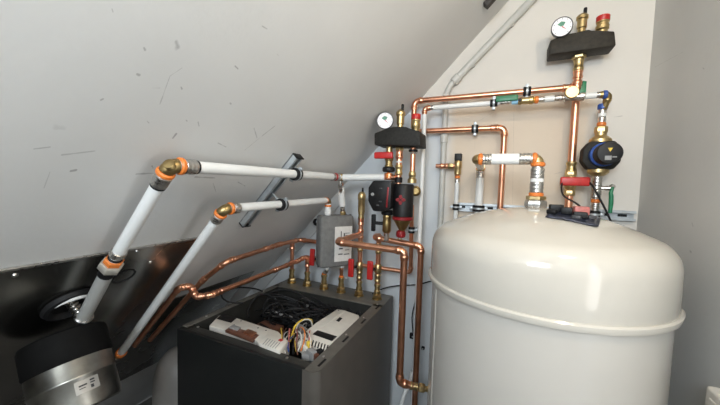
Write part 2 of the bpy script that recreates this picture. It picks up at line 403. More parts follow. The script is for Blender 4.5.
# brass tapping + tap at the foot of the visible jacket
# ================================================================== HEAT PUMP
HX0, HX1, HY0, HY1, HZ = -1.034, -.434, .706, 1.391, 1.112
hp = thing('heat_pump', 'dark grey floor standing heat pump with its top cover removed', 'heat pump', ((HX0+HX1)/2, (HY0+HY1)/2, 0))
RC = .028
def rounded(x0, x1, y0, y1, r, z, corners=(0, 0, 0, 0)):
    out = []
    for (cx, cy, a0, use) in ((x0, y0, 180, corners[0]), (x1, y0, 270, corners[1]), (x1, y1, 0, corners[2]), (x0, y1, 90, corners[3])):
        if not use: out.append(V((cx, cy, z))); continue
        mx = cx+(r if cx == x0 else -r); my = cy+(r if cy == y0 else -r)
        for k in range(7):
            a = math.radians(a0+15*k); out.append(V((mx+r*math.cos(a), my+r*math.sin(a), z)))
    return out
# wrap-round right side panel
outl = [V((HX1-.05, HY0, .08))]+[p for p in rounded(HX1-.05, HX1, HY0, HY1, RC, .08, (0, 1, 0, 0))[1:9]]+[V((HX1, HY1, .08)), V((HX1-.003, HY1, .08)), V((HX1-.003, HY0+RC, .08))]
inn = [V((HX1-RC+(RC-.003)*math.cos(math.radians(360-15*k)), HY0+RC+(RC-.003)*math.sin(math.radians(360-15*k)), .08)) for k in range(7)]
outl = outl[:-1]+inn+[V((HX1-.05, HY0+.003, .08))]
seen = []; 
for p in outl:
    if not seen or (p-seen[-1]).length > 1e-5: seen.append(p)
MB().prism(seen, (0, 0, HZ-.08)).build('side_panel', SIDE, hp, 'warm grey right side panel with rounded corner')
MB().span((HX0, HY0+.004, .08), (HX1-.05, HY0+.022, HZ-.004), .003).build('front_panel', FRONT, hp, 'black front panel')
MB().span((HX0, HY0+.022, .08), (HX0+.004, HY1, HZ), .001).build('side_panel', FRONT, hp, 'black left side panel')
MB().span((HX0, HY1-.004, .08), (HX1-.003, HY1, HZ)).build('back_panel', SIDE, hp)
for (x, y) in ((HX0+.06, HY0+.06), (HX1-.06, HY0+.06), (HX0+.06, HY1-.06), (HX1-.06, HY1-.06)):
    MB().lathe((x, y, 0), (0, 0, 1), [(.025, 0), (.025, .02), (.012, .03), (.012, .085)], 14).build('foot', BLACK, hp)
MB().span((HX0+.004, HY0+.022, .08), (HX1-.004, HY1-.004, .10)).build('base_plate', SIDE, hp)
# top flanges
OX0, OX1, OY0, OY1 = HX0+.030, HX1-.045, HY0+.055, 1.235
MB().span((HX0+.003, HY0+.020, HZ-.012), (HX1-.05, OY0, HZ-.009)).span((HX0+.003, HY0+.020, HZ-.012), (HX0+.006+.02, HY0+.024, HZ-.002)).build('front_flange', LIP, hp)
rt_ = MB().prism([V((p.x, p.y, HZ-.003)) for p in rounded(OX1, HX1-.002, HY0+.002, OY1+.02, RC-.002, 0, (0, 1, 0, 0))], (0, 0, .003))
rt_ = rt_.build('right_flange', RIM, hp)
for k in range(4):
    y = HY0+.055+k*.155
    MB().box((HX1-.017, y, HZ+.0006), (.008, .042, .0012), None, .0004).build('slot', INSIDE, hp)
    MB().lathe((HX1-.030, y+.03, HZ), (0, 0, 1), [(.0045, 0), (.004, .002), (0, .0028)], 10).build('screw', STEEL, hp)
MB().span((HX0+.002, HY0+.022, HZ-.003), (OX0, OY1+.02, HZ), .001).build('left_flange', RIM, hp)
MB().span((HX0+.002, OY1, HZ-.004), (HX1-.002, HY1, HZ), .001).build('rear_deck', RIM, hp, 'bare grey rear deck carrying the pipe connections')
# inner tray
MB().span((OX0, OY0, HZ-.17), (OX1, OY1+.01, HZ-.165)).build('tray_floor', INSIDE, hp)
MB().span((OX0, OY1, HZ-.17), (OX1, OY1+.006, HZ-.004)).build('tray_back', LIP, hp)
MB().span((OX1, OY0, HZ-.17), (OX1+.003, OY1, HZ-.003)).build('tray_side', LIP, hp)
MB().span((OX0-.003, OY0, HZ-.17), (OX0, OY1, HZ-.003)).build('tray_side', LIP, hp)
MB().span((OX0, OY0-.003, HZ-.17), (OX1, OY0, HZ-.012)).build('tray_front', LIP, hp)
for k in range(6):
    x = -.80+k*.052
    MB().lathe((x, OY1, HZ-.055), (0, -1, 0), [(.019, 0), (.021, .004), (.017, .010), (.009, .011), (.008, .004)], 18).build('cable_gland', RUBBER, hp)
for (px, py) in ((198, 327), (287, 358)):
    p = aZ(px, py, HZ-.009); MB().lathe(p, (0, 0, 1), [(.005, 0), (.0045, .002), (0, .003)], 10).build('screw', STEEL, hp)
for (px, py) in ((200, 314.5), (253, 289)):
    p = aZ(px, py, HZ); p.x = HX0+.015; MB().lathe(p, (0, 0, 1), [(.0045, 0), (.004, .002), (0, .003)], 10).build('screw', STEEL, hp)
# --- control module (left) : long white base with display, amber relay window and a raised terminal end
ZM = HZ-.012
def pz(pl_, Z): return [aZ(x, y, Z) for x, y in pl_]
cm = MB().prism(pz([(209, 325.5), (219.5, 314.5), (236, 318), (278, 331), (290, 342), (280, 353), (258, 344), (257, 340), (224, 330)], ZM), (0, 0, -.045), .004).build('control_module', WHITEP, hp, 'white control module with black display and brown relay window')
MB().prism(pz([(216.5, 318.5), (222, 313.8), (237, 317.5), (231, 322.5)], ZM+.0015), (0, 0, -.004), .001).build('display', BLACK, cm)
MB().prism(pz([(225, 330), (231, 325.5), (259, 334.5), (253, 340.5)], ZM+.003), (0, 0, -.01), .002).build('relay_window', AMBER, cm)
MB().prism(pz([(229, 327), (233, 324.2), (241, 327), (237, 330)], ZM+.007), (0, 0, -.008), .002).build('relay', MGREY, cm)
MB().prism(pz([(243, 332), (248, 328.5), (257, 332), (252, 336)], ZM+.007), (0, 0, -.008), .002).build('relay', COPPER, cm)
tb = MB().prism(pz([(259, 343), (267, 333.5), (288, 340.5), (280, 351)], ZM+.014), (0, 0, -.03), .003).build('terminal_cover', WHITEP, cm)
MB().prism(pz([(278, 340), (280.5, 338.5), (283.5, 339.6), (281, 341.2)], ZM+.0155), (0, 0, -.003)).build('rocker_switch', RED, cm)
for k in range(6):
    a, b = V(aZ(263+2.4*k, 344.2+.85*k, ZM+.0146)), V(aZ(268+2.4*k, 338.5+.85*k, ZM+.0146))
    MB().cyl(a, b, .0012, 6).build('rib', MGREY, cm)
for (x, y) in ((234, 325), (241, 321), (258, 328), (266, 330.5)):
    MB().lathe(aZ(x, y, ZM), (0, 0, 1), [(.003, -.001), (.003, .0012), (0, .0014)], 8).build('button', DGREY, cm)
# --- power module (right)
pm = MB().prism(pz([(301, 334), (316, 323), (337, 308.5), (345, 310), (359.5, 315), (358, 320), (334, 341), (325, 349.5), (313, 345)], ZM+.004), (0, 0, -.075), .006, 3).build('power_module', WHITEP, hp, 'white ventilated power module cover')
MB().prism(pz([(312.5, 334), (317.5, 330), (337, 336.2), (332, 340.8)], ZM+.0052), (0, 0, -.004), .001).build('display', BLACK, pm)
MB().prism(pz([(336, 320.5), (339.5, 317), (342.5, 318), (339, 321.6)], ZM+.0052), (0, 0, -.004), .001).build('badge', BLACK, pm)
fe0, fe1 = aZ(312, 345, ZM+.004), aZ(327, 348.5, ZM+.004)
for k in range(7):
    p = V(aZ(310.5+2.9*k, 339.8+.95*k, ZM+.0045)); q = V(aZ(309+2.9*k, 345+.95*k, ZM+.0045))
    MB().cyl(p, q, .0022, 6).build('vent_slot', INSIDE, pm)
MB().prism(pz([(318, 328), (343, 311.5), (344.2, 312), (319.2, 328.5)], ZM+.0052), (0, 0, -.003)).build('ridge', WHITEP, pm)
# connectors between the modules
for (x, y, sx, sy, m_, dz) in ((305, 343, .05, .03, WHITEP, .0), (312, 350, .035, .022, MGREY, .004), (307, 353, .03, .02, MGREY, -.01), (316, 353.5, .022, .014, AMBER, .0),
                               (300, 337, .03, .03, WHITEP, -.012), (309, 341, .012, .016, YELLOW, .016), (302, 327, .055, .022, MGREY, -.01), (294, 330, .03, .03, AMBER, -.03), (320, 350, .022, .02, BLACK, .006), (270, 325, .11, .05, AMBER, -.05)):
    c = V(aZ(x, y, ZM+dz))
    MB().box(c-V((0, 0, .015)), (sx, sy, .03), Matrix.Rotation(random.uniform(-.5, .5), 3, 'Z'), .002).build('connector_block', m_, hp)
# loose coloured wires
def wire(par, a, b, r, m_, sag=.02, name='wire', wob=.012, n=8):
    a, b = V(a), V(b); pts = []
    o1 = V((random.uniform(-1, 1), random.uniform(-1, 1), 0))*wob
    for k in range(n+1):
        f = k/n; pts.append(a.lerp(b, f)+V((0, 0, sag*math.sin(math.pi*f)))+o1*math.sin(2*math.pi*f))
    return MB().tube(pts, r, 6).build(name, m_, par)
wc = ['yellow', 'white', 'brown', 'grey', 'pink', 'yellow', 'blue', 'black', 'brown', 'white', 'pink', 'grey', 'orange', 'black', 'red', 'white']
for k, c in enumerate(wc):
    x0 = 284+k*1.7+random.uniform(-2, 2); y0 = 336+random.uniform(-8, 2)
    wire(hp, aZ(x0, y0, ZM-.03), aZ(x0+random.uniform(-7, 5), y0+random.uniform(12, 20), ZM-.012), .0022, WIRES[c], random.uniform(.02, .05))
for k in range(3):
    wire(hp, aZ(290+3*k, 342-4*k, ZM-.02), aZ(312, 322+3*k, ZM-.02), .0026, WIRES[('yellow', 'yellow', 'white')[k]], .045)
# black cable bundle: heaped coils
ctr = aZ(272, 297, HZ-.05)
for k in range(34):
    f = k/33
    cx = -.985+.05+random.uniform(0, .30); cy = random.uniform(1.02, 1.17); cz = HZ-.10+random.uniform(0, .085)
    rx, ry = random.uniform(.06, .13), random.uniform(.04, .085); a0 = random.uniform(0, 6.28); sw = random.uniform(2.6, 7.5)
    tl = random.uniform(-.35, .35); ph = random.uniform(0, 6.28); rot = random.uniform(-.6, .6); pts = []
    for j in range(22):
        a = a0+sw*j/21
        x, y = rx*math.cos(a), ry*math.sin(a)
        X = min(max(cx+x*math.cos(rot)-y*math.sin(rot), OX0+.012), OX1-.01); Y = min(max(cy+x*math.sin(rot)+y*math.cos(rot), OY0+.12), OY1-.012)
        pts.append(V((X, Y, max(HZ-.16, min(HZ+.022, cz+tl*y+.022*math.sin(a*1.7+ph))))))
    MB().tube(pts, random.choice((.0035, .0042, .005)), 6).build('cable', RUBBER, hp)
for k in range(9):
    x = -.79+k*.034
    wire(hp, (x, OY1-.004, HZ-.055), (x-.05+random.uniform(-.04, .03), 1.06+random.uniform(-.05, .04), HZ-.10), .0045, RUBBER, .03, 'cable')
for k in range(5):
    wire(hp, aZ(255+9*k, 311+2*k, HZ-.06), aZ(290+3*k, 318+2*k, HZ-.04), .003, WIRES['grey'] if k % 2 else RUBBER, .02, 'cable')
for (x, y) in ((282, 315), (291, 317), (307, 305), (275, 312)):
    MB().box(aZ(x, y, HZ-.035), (.03, .010, .010), Matrix.Rotation(random.uniform(-.8, .3), 3, 'Z'), .002).build('plug', MGREY, hp)
# loop of cable hanging over the left flange
lp = [aZ(243, 303, HZ+.004), aZ(229, 302, HZ+.01), aZ(222, 297, HZ+.035), aZ(224, 291, HZ+.05), aZ(238, 287.5, HZ+.045), aZ(256, 289, HZ+.02), aZ(268, 294, HZ-.02)]
sm = []
for i in range(len(lp)-1):
    for j in range(5):
        f = j/5; p_, q_ = lp[max(i-1, 0)], lp[min(i+2, len(lp)-1)]
        a_, b_ = lp[i], lp[i+1]
        sm.append(a_*(2*f**3-3*f*f+1)+b_*(3*f*f-2*f**3)+(b_-p_)*.5*(f**3-2*f*f+f)+(q_-a_)*.5*(f**3-f*f))
MB().tube(sm, .0035, 6).build('cable', RUBBER, hp)

# ================================================================== SIX CONNECTIONS ON THE DECK
SX = [-.981, -.882, -.780, -.681, -.583, -.489]; SY = 1.318
ST = []
names = ['copper riser on the heat pump deck teeing into the upper bent copper pipe', 'short copper riser on the deck below the lower bent copper pipe',
         'brass and white connection under the front edge of the grey foam block', 'brass and white connection under the label side of the grey foam block',
         'tall brass and copper riser topped by an automatic air vent', 'brass riser on the deck corner with red lever below copper crossing']
for i, x in enumerate(SX):
    t = thing('riser', names[i], 'pipe fitting', (x, SY, HZ), None); ST.append(t)
    b = V((x, SY, HZ))
    MB().lathe(b, (0, 0, 1), [(.024, 0), (.024, .004), (.019, .006)], 20).build('base_washer', BRASSD, t)
    MB().hexnut(b+V((0, 0, .006)), b+V((0, 0, .024)), .021).build('nut', BRASS, t)
    MB().lathe(b, (0, 0, 1), [(.013, .024), (.015, .030), (.015, .040), (.0125, .043), (.0125, .058), (.0155, .061), (.0155, .070), (.012, .074)], 18).build('body', BRASS, t)
Zt = lambda px, py, X, Y: aY(px, py, Y).z
# riser 1 & copper A
za = aY(295, 240, SY).z
MB().cyl((SX[0], SY, HZ+.07), (SX[0], SY, za), .0105, 16).build('pipe', COPPER, ST[0])
coupling(ST[0], (SX[0], SY, za-.035), (0, 0, 1), .0115, .04, COPPER)
zb = aY(309, 258, SY).z
MB().cyl((SX[1], SY, HZ+.07), (SX[1], SY, zb), .0105, 16).build('pipe', COPPER, ST[1])
coupling(ST[1], (SX[1], SY, zb-.03), (0, 0, 1), .0115, .035, COPPER)
R2 = .0105
ca = thing('copper_pipe', 'upper bent copper pipe running from behind the grey foam block towards the steel panel', 'copper pipe', (SX[0], SY, za))
pa = [V((-.80, SY+.02, za)), V((SX[0]+.035, SY+.02, za)), V((SX[0]+.01, 1.20, za-.004)), aX(226, 262, -.955), aS(203, 280, .055), aS(150, 340, .055)]
run(ca, pa, R2, COPPER, bend=2.6)
coupling(ca, pa[2].lerp(pa[3], .12), pa[3]-pa[2], R2*1.02, .04, COPPER); coupling(ca, pa[2].lerp(pa[3], .30), pa[3]-pa[2], R2*1.02, .022, COPPER, 'collar'); coupling(ca, pa[2].lerp(pa[3], .90), pa[3]-pa[2], R2*1.02, .022, COPPER, 'collar')
cb = thing('copper_pipe', 'lower bent copper pipe coming off the second riser with a swan neck end', 'copper pipe', (SX[1], SY, zb))
pb = [V((SX[1]+.045, SY, zb)), V((SX[1]-.02, SY, zb)), aX(298, 261, -.915), aX(211, 295, -.945), aX(196, 297, -.985), aS(191, 286, .075), aS(179, 288, .06), aS(135, 345, .05)]
run(cb, pb[:4]+[pb[4], pb[5], pb[6], pb[7]], R2, COPPER, bend=1.25)
coupling(cb, pb[2].lerp(pb[3], .15), pb[3]-pb[2], R2*1.02, .04, COPPER); coupling(cb, pb[2].lerp(pb[3], .33), pb[3]-pb[2], R2*1.02, .022, COPPER, 'collar'); coupling(cb, pb[2].lerp(pb[3], .93), pb[3]-pb[2], R2*1.02, .022, COPPER, 'collar')
# valve lever beside riser 2
hv = aY(316, 252, 1.27)
MB().cyl((SX[1]+.045, SY, zb), (SX[1]+.07, SY, zb), .014, 16, .002).build('valve_body', BRASS, ST[1])
MB().cyl((SX[1]+.058, SY, zb), (SX[1]+.058, 1.28, zb+.01), .006, 10).build('stem', BLACK, ST[1])
MB().box(V((SX[1]+.058, 1.272, zb+.02)), (.026, .013, .085), Matrix.Rotation(.05, 3, 'Y'), .004, 3).build('handle', RED, ST[1], 'red lever')
# ---- grey block
bc = V((-.693, 1.262, 0)); ba = math.radians(52)
bz0 = aY(333, 268, 1.22).z; bz1 = aY(336, 216, 1.22).z
blk = thing('heat_exchanger', 'grey foam covered upright block with a white label below two white pipes', 'heat exchanger', (bc.x, bc.y, bz0))
Rb = Matrix.Rotation(ba, 3, 'Z'); bl, bt = .168, .075
body = MB().box((bc.x, bc.y, (bz0+bz1)/2), (bl, bt, bz1-bz0), Rb, .014, 3).build('foam_body', GREYFOAM, blk)
MB().box((bc.x, bc.y, (bz0+bz1)/2), (bl+.002, .004, bz1-bz0+.002), Rb, .001).build('seam', DGREY, blk)
fn = Rb @ V((0, -1, 0)); fa = Rb @ V((1, 0, 0)); fc = V((bc.x, bc.y, (bz0+bz1)/2))+fn*(bt/2+.0006)
RL = Matrix((fa, V((0, 0, 1)).cross(fa), V((0, 0, 1)))).transposed()
lab = MB().box(fc+fa*.028+V((0, 0, -.012)), (.088, .0012, .165), Rb).build('label_plate', PAPER, blk, 'white printed label')
for (u_, v_, w_, h_) in ((-.012, .045, .004, .030), (.004, .038, .006, .026), (-.012, -.005, .020, .006), (-.012, -.022, .020, .006), (.02, .05, .022, .003), (.02, .04, .022, .003), (.02, .03, .022, .003), (.02, .015, .022, .003), (.02, .0, .022, .003), (.02, -.012, .022, .003), (.02, -.03, .022, .003), (-.014, -.048, .022, .005), (.018, -.05, .028, .004), (-.014, .02, .018, .004)):
    MB().box(fc+fa*(.028+u_)+fn*.0009+V((0, 0, -.012+v_)), (w_, .0008, h_), Rb).build('print_mark', PRINT, lab)
PA_ = bc+fa*-.038; PB_ = bc+fa*.040
for (st, P, i) in ((ST[2], PA_, 2), (ST[3], PB_, 3)):
    b0 = V((SX[i], SY, HZ+.07)); e = V((P.x, P.y, bz0+.004))
    MB().tube(bent([b0, b0+V((0, 0, .014)), e-V((0, 0, .030)), e], .012, 4), .0095, 12).build('pipe', STEEL if i == 2 else COPPER, st)
    ring(st, e-V((0, 0, .012)), (0, 0, 1), .0125, .012, WPIPE, 'collar')
    ring(st, b0+V((0, 0, .008)), (0, 0, 1), .0125, .010, ORANGE, 'collar')
# black clip behind the block's left edge
# ================================================================== WHITE PIPES ON THE SLOPE
RW = .0150
X1 = -.655
e1 = aX(170, 165.5, X1); z1 = e1.z
tee1 = V((X1, 1.232, z1))
wp1 = thing('white_pipe', 'thick white pipe with brass elbow between a chrome union nut and the left pump', 'water pipe', e1)
dn1 = aS(115, 259, .052); dirn = (dn1-e1).normalized()
end1 = aS(84, 317, .055)
yax = V((0, 1, 0))
run(wp1, [dn1, e1, V((X1, tee1.y, z1))], RW, WPIPE, BRASSD, bend=1.1, collar=False)
for (q, ax) in ((e1+dirn*.0225, dirn), (e1+yax*.0235, yax)):
    ring(wp1, q, ax, RW*1.33, .012, ORANGE, 'orange_ring'); sleeve(wp1, q+ax*.022, ax, RW*1.14, .030)
    ring(wp1, q+ax*.040, ax, RW*1.1, .006, BLACK, 'seal_ring')
MB().lathe(e1-(dirn+yax)*.002, -(dirn+yax), [(RW*1.08, -.012), (RW*1.02, 0), (RW*.75, .005), (0, .007)], 16).build('elbow_heel', BRASSD, wp1)
# lower end: black collar, orange ring, chrome union nut, grey pipe into the panel opening
ring(wp1, dn1-dirn*.006, dirn, RW*1.12, .010, BLACK, 'seal_ring'); sleeve(wp1, dn1-dirn*.022, dirn, RW*1.12, .018)
ring(wp1, dn1+dirn*.008, dirn, RW*1.42, .016, ORANGE, 'orange_ring', True)
ring(wp1, dn1+dirn*.028, dirn, RW*1.75, .024, mat('satin_nickel', (.60, .57, .50), .5, .35, .1, 40), 'union_nut', True)
ring(wp1, dn1+dirn*.054, dirn, RW*1.22, .026, BLACK, 'rubber_sleeve')
MB().cyl(dn1+dirn*.05, end1, RW*1.12, 18).build('pipe', mat('grey_pipe', (.42, .42, .40), 0, .4, .06, 20), wp1)
ring(wp1, end1, dirn, RW*1.45, .012, STEEL, 'end_ring')
hc = aS(70, 301, 0)
q0 = end1+dirn*.004; q1 = hc+SN*.004
prc = []
L_ = (q1-q0).length
for k in range(13): prc.append((RW*(.75 if k % 2 else 1.0), L_*k/12))
MB().lathe(q0, q1-q0, prc, 16).build('corrugated_hose', STEEL, wp1)
# coupling before the tee and riser into the block
ydir = yax
coupling(wp1, (X1, tee1.y-.055, z1), yax, RW*1.02, .05, STEEL); ring(wp1, (X1, tee1.y-.055, z1), yax, RW*1.2, .014, RED, 'red_ring')
CY = 1.25
xc1 = aY(388.5, 176, CY).x
MB().box(tee1, (.034, .034, .034), None, .008, 3).build('tee', BRASSD, wp1)
MB().cyl(tee1+V((.016, 0, 0)), V((xc1-.016, CY, z1+.004)), RW, 18).build('pipe', WPIPE, wp1)
rb = V((PB_.x, PB_.y, bz1))
MB().tube([tee1-V((0, 0, .012)), tee1-V((0, 0, .045)).__add__(V((0, 0, 0))), rb+V((0, 0, .05)), rb], .0095, 14).build('branch_pipe', STEEL, wp1)
dd = (rb-tee1).normalized()
MB().cyl(tee1.lerp(rb, .26), tee1.lerp(rb, .76), .0150, 16, .002).build('branch_sleeve', WPIPE, wp1)
ring(wp1, tee1.lerp(rb, .18), dd, .0125, .014, COPPER, 'collar'); ring(wp1, tee1.lerp(rb, .95), dd, .0145, .016, BRASS, 'nut', True)
ring(wp1, tee1.lerp(rb, .84), dd, .0115, .014, STEEL, 'collar')
# pipe 2
X2 = PA_.x
e2 = aX(224, 209, X2); z2 = e2.z
end2 = V((X2, PA_.y, z2+.004))
RW2 = .0140
dn2 = aS(121, 353, .06); dir2 = (dn2-e2).normalized()
wp2 = thing('white_pipe', 'thinner white pipe with brass elbow, running from beside the drum to the grey foam block', 'water pipe', e2)
run(wp2, [dn2, e2, end2, V((X2, PA_.y, bz1))], RW2, WPIPE, BRASSD, bend=1.1, collar=False)
for (q, ax) in ((e2+dir2*.0215, dir2), (e2+yax*.0225, yax)):
    ring(wp2, q, ax, RW2*1.33, .011, ORANGE, 'orange_ring'); sleeve(wp2, q+ax*.021, ax, RW2*1.12, .022)
ring(wp2, end2-yax*.022, yax, RW2*1.15, .012, COPPER, 'collar'); ring(wp2, V((X2, PA_.y, z2-.022)), (0, 0, 1), RW2*1.15, .012, ORANGE, 'orange_ring')
ring(wp2, V((X2, PA_.y, bz1+.014)), (0, 0, 1), RW2*1.15, .022, WPIPE, 'socket')
ring(wp2, dn2, dir2, RW2*1.35, .018, ORANGE, 'orange_ring'); ring(wp2, dn2+dir2*.016, dir2, RW2*1.1, .014, BRASS, 'nut', True)
ring(wp2, dn2+dir2*.034, dir2, RW2*.6, .024, STEEL, 'spigot')
# strut rail on the slope
def P_s(px, py, off): return aS(px, py, off)
ra, rbm = aS(296, 154, 0), aS(244, 222, 0); ra.y = rbm.y = .895
rail = thing('mounting_rail', 'galvanised slotted strut screwed to the sloped ceiling behind two white pipes', 'mounting rail', rbm)
du = (ra-rbm).normalized(); Rr = Matrix((du, yax, SN)).transposed(); mid = (ra+rbm)/2; ln_ = (ra-rbm).length
MB().box(mid+SN*.0015, (ln_, .040, .003), Rr).build('web', ZINC, rail)
for s in (-1, 1):
    MB().box(mid+SN*.011+yax*s*.0185, (ln_, .003, .022), Rr).build('flange', ZINC, rail)
    MB().box(mid+SN*.0215+yax*s*.0145, (ln_, .009, .002), Rr).build('lip', ZINC, rail)
for k in range(6): MB().box(mid+du*(k-2.5)*ln_/6.2+SN*.0034, (.025, .010, .0012), Rr).build('slot', INSIDE, rail)
MB().box(ra+SN*.012, (.004, .044, .026), Rr, .001).build('end_cap', BLACK, rail)
MB().box(rbm+SN*.012, (.004, .044, .026), Rr, .001).build('end_cap', BLACK, rail)
for (P, nm) in ((V((X1, .895, z1)), 'black lined clamp on the strut gripping the upper thick white pipe'), (V((X2, .895, z2)), 'black lined clamp on the strut gripping the thinner lower white pipe')):
    off = (P-SP).dot(SN)
    clamp(P, yax, RW*1.02, -SN, nm, reach=max(.026, off-.023))

# ================================================================== LEFT PUMP COLUMN
def cx(px, py): return aY(px, py, CY).x
def zz(px, py): return aY(px, py, CY).z
# insulated safety group
def safety_group(label, outl, yf, yb, gauge, gr, vent, valve, foam, gauge_y):
    base = V(aY(*outl[0], (yf+yb)/2))
    t = thing('safety_group', label, 'safety group', base, None)
    MB().prism([aY(x, y, yf) for x, y in outl], (0, yb-yf, 0), .006, 2).build('foam_shell', foam, t)
    a, b = aY(*outl[0], yf), aY(*outl[-1], yf)
    mid_ = yf+(yb-yf)*.5
    gc = aY(*gauge, gauge_y); ax = (V((0, 0, 1.65))-gc); ax.z *= .35; ax = V((ax.x*.75, ax.y, ax.z)).normalized()
    g = MB().lathe(gc-ax*.018, ax, [(gr*.55, -.012), (gr*.95, -.004), (gr, 0), (gr, .016), (gr*.93, .019), (gr*.91, .016), (gr*.90, .0158)], 32).build('gauge', DGREY, t)
    MB().lathe(gc-ax*.003, ax, [(gr*.91, 0), (gr*.91, .0012)], 32).build('dial', DIAL, g)
    a_, u_, v_ = frame(ax); up_ = V((0, 0, 1)); up_ = (up_-ax*up_.dot(ax)).normalized(); rt2 = up_.cross(ax)
    o_ = gc-ax*.0014
    MB().prism([o_+up_*gr*.05-rt2*gr*.1, o_+up_*gr*.28-rt2*gr*.42, o_+up_*gr*.55-rt2*gr*.1, o_+up_*gr*.42+rt2*gr*.3, o_+up_*gr*.1+rt2*gr*.15], ax*.0006).build('green_sector', GREEN, g)
    MB().prism([o_-rt2*gr*.05+ax*.001, o_+rt2*gr*.05+up_*gr*.05+ax*.001, o_+rt2*gr*.42-up_*gr*.32+ax*.001], ax*.0006).build('needle', RED, g)
    for k in range(9):
        an = math.radians(225-33.75*k); dv = rt2*math.cos(an)+up_*math.sin(an); sv = rt2*-math.sin(an)+up_*math.cos(an)
        MB().prism([o_+dv*gr*.72-sv*gr*.02, o_+dv*gr*.72+sv*gr*.02, o_+dv*gr*.84+sv*gr*.02, o_+dv*gr*.84-sv*gr*.02], ax*.0005).build('tick', PRINT, g)
    MB().cyl(gc-ax*.03, V((gc.x, mid_, gc.z-gr*1.1)), .008, 10).build('gauge_stem', BRASS, t)
    # air vent
    vx, vb, vt, vr = vent; p = aY(vx, vb, mid_); q = aY(vx, vt, mid_); h = q.z-p.z; p = V((p.x, mid_, p.z))
    v = MB().lathe(p, (0, 0, 1), [(vr*.75, -.006), (vr*.75, h*.12), (vr*.95, h*.16), (vr*.95, h*.62), (vr*1.15, h*.66), (vr*1.15, h*.82), (vr*.8, h*.92), (vr*.3, h)], 20).build('air_vent', BRASS, t)
    MB().lathe(p+V((vr*.45, 0, h*.93)), (0, 0, 1), [(vr*.32, 0), (vr*.36, h*.05), (vr*.36, h*.32), (vr*.25, h*.36)], 12).build('cap', BLACK, v)
    # safety valve
    sx, sb, st_, sr = valve; p = aY(sx, sb, mid_); q = aY(sx, st_, mid_); h = q.z-p.z; p = V((p.x, mid_, p.z))
    s = MB().lathe(p, (0, 0, 1), [(sr*.8, -.006), (sr*.8, h*.1), (sr, h*.18), (sr, h*.4), (sr*.85, h*.45), (sr*.85, h*.55), (sr*.97, h*.6), (sr*.97, h*.66)], 20).build('safety_valve', BRASS, t)
    MB().lathe(p, (0, 0, 1), [(sr*.98, h*.66), (sr*1.02, h*.68), (sr*1.02, h*.97), (sr*.94, h), (sr*.3, h*.99)], 16).build('cap', RED, s)
    return t
YF, YBK = 1.195, 1.305
sgl = safety_group('black foam safety group above the twin pump column, right beside the sloped ceiling', [(374, 145), (374, 133), (387, 128.5), (393, 126.4), (405, 126.4), (410, 128.5), (420, 131), (420.5, 146)], YF, YBK,
             (385, 120.5), .035, (400.2, 127, 109.5, .0165), (415.5, 130.5, 114.5, .0195), FOAM, 1.205)
# column 1: isolating valve, pump, check valve
zb0 = zz(390, 147)
pcol = thing('circulation_pump', 'black circulation pump with red lever valve hanging from the left foam safety group', 'pump', (xc1, CY, zz(388, 238)))
c1 = lambda py: V((xc1, CY, zz(387.5, py)))
MB().cyl(c1(168), c1(144), .0135, 16).build('pipe', BRASS, pcol)
MB().lathe(c1(168), (0, 0, 1), [(.016, 0), (.018, .004), (.018, .012), (.015, .014), (.0155, .03), (.019, .034), (.019, .046), (.014, .05)], 18).build('ball_valve', BRASSD, pcol)
p = c1(157); MB().cyl(p, p-V((0, .03, 0)), .008, 12).build('stem', BRASSD, pcol)
hl, hr = aY(374.5, 155.5, CY-.034), aY(393, 155.5, CY-.034)
MB().span((hl.x, CY-.042, hl.z-.014), (hr.x, CY-.028, hl.z+.014), .005, 3).build('handle', RED, pcol, 'red lever')
ring(pcol, c1(169.5), (0, 0, 1), .027, .022, BLACK, 'union_nut')
MB().lathe(c1(180), (0, 0, 1), [(.017, 0), (.019, .006), (.019, .024), (.016, .03)], 18).build('tee', COPPER, pcol)
ring(pcol, c1(176)+V((.0, -.004, 0)), (1, 0, 0), .0175, .012, ORANGE, 'orange_ring')
# pump body
ph = thing  # keep name short
px0, px1 = aY(369.5, 195, CY-.06).x, aY(393.5, 195, CY-.06).x
pz1, pz0 = zz(384, 181), zz(384, 210)
pbod = MB().lathe((xc1, CY+.02, (pz0+pz1)/2), (0, -1, 0), [(.040, 0), (.047, .006), (.047, .045), (.040, .055)], 24).build('pump_housing', BLACK, pcol)
hx = (px0+px1)/2; hz_ = (pz0+pz1)/2; hw = (px1-px0)/2; hh = (pz1-pz0)/2
yfp = CY-.085
MB().prism([(hx-hw*.55, CY-.03, hz_+hh), (hx+hw*.95, CY-.03, hz_+hh), (hx+hw*.95, CY-.03, hz_-hh*.75), (hx+hw*.4, CY-.03, hz_-hh), (hx-hw*.5, CY-.03, hz_-hh), (hx-hw*.95, CY-.03, hz_-hh*.35), (hx-hw*.95, CY-.03, hz_+hh*.55)], (0, yfp-CY+.03, 0), .006, 2).build('control_head', BLACK, pcol)
MB().box((hx+hw*.68, yfp-.001, hz_-hh*.05), (.007, .004, hh*1.3), Matrix.Rotation(.05, 3, 'Y'), .0015).build('red_stripe', DRED, pcol)
MB().lathe((hx-hw*.55, yfp, hz_+hh*.1), (0, -1, 0), [(.007, 0), (.007, .003), (.005, .004)], 12).build('button', MGREY, pcol)
for k, (dx, dz) in enumerate(((.1, .5), (.1, -.35), (-.1, -.6))): MB().box((hx+hw*dx, yfp-.0005, hz_+hh*dz), (.012, .003, .005), None, .001).build('indicator', DGREY, pcol)
ring(pcol, c1(212.5), (0, 0, 1), .026, .022, BLACK, 'union_nut')
MB().lathe(c1(233), (0, 0, 1), [(.012, 0), (.016, .004), (.019, .01), (.019, .05), (.017, .06), (.0185, .066), (.0185, .078), (.015, .084)], 18).build('check_valve', BRASSD, pcol)
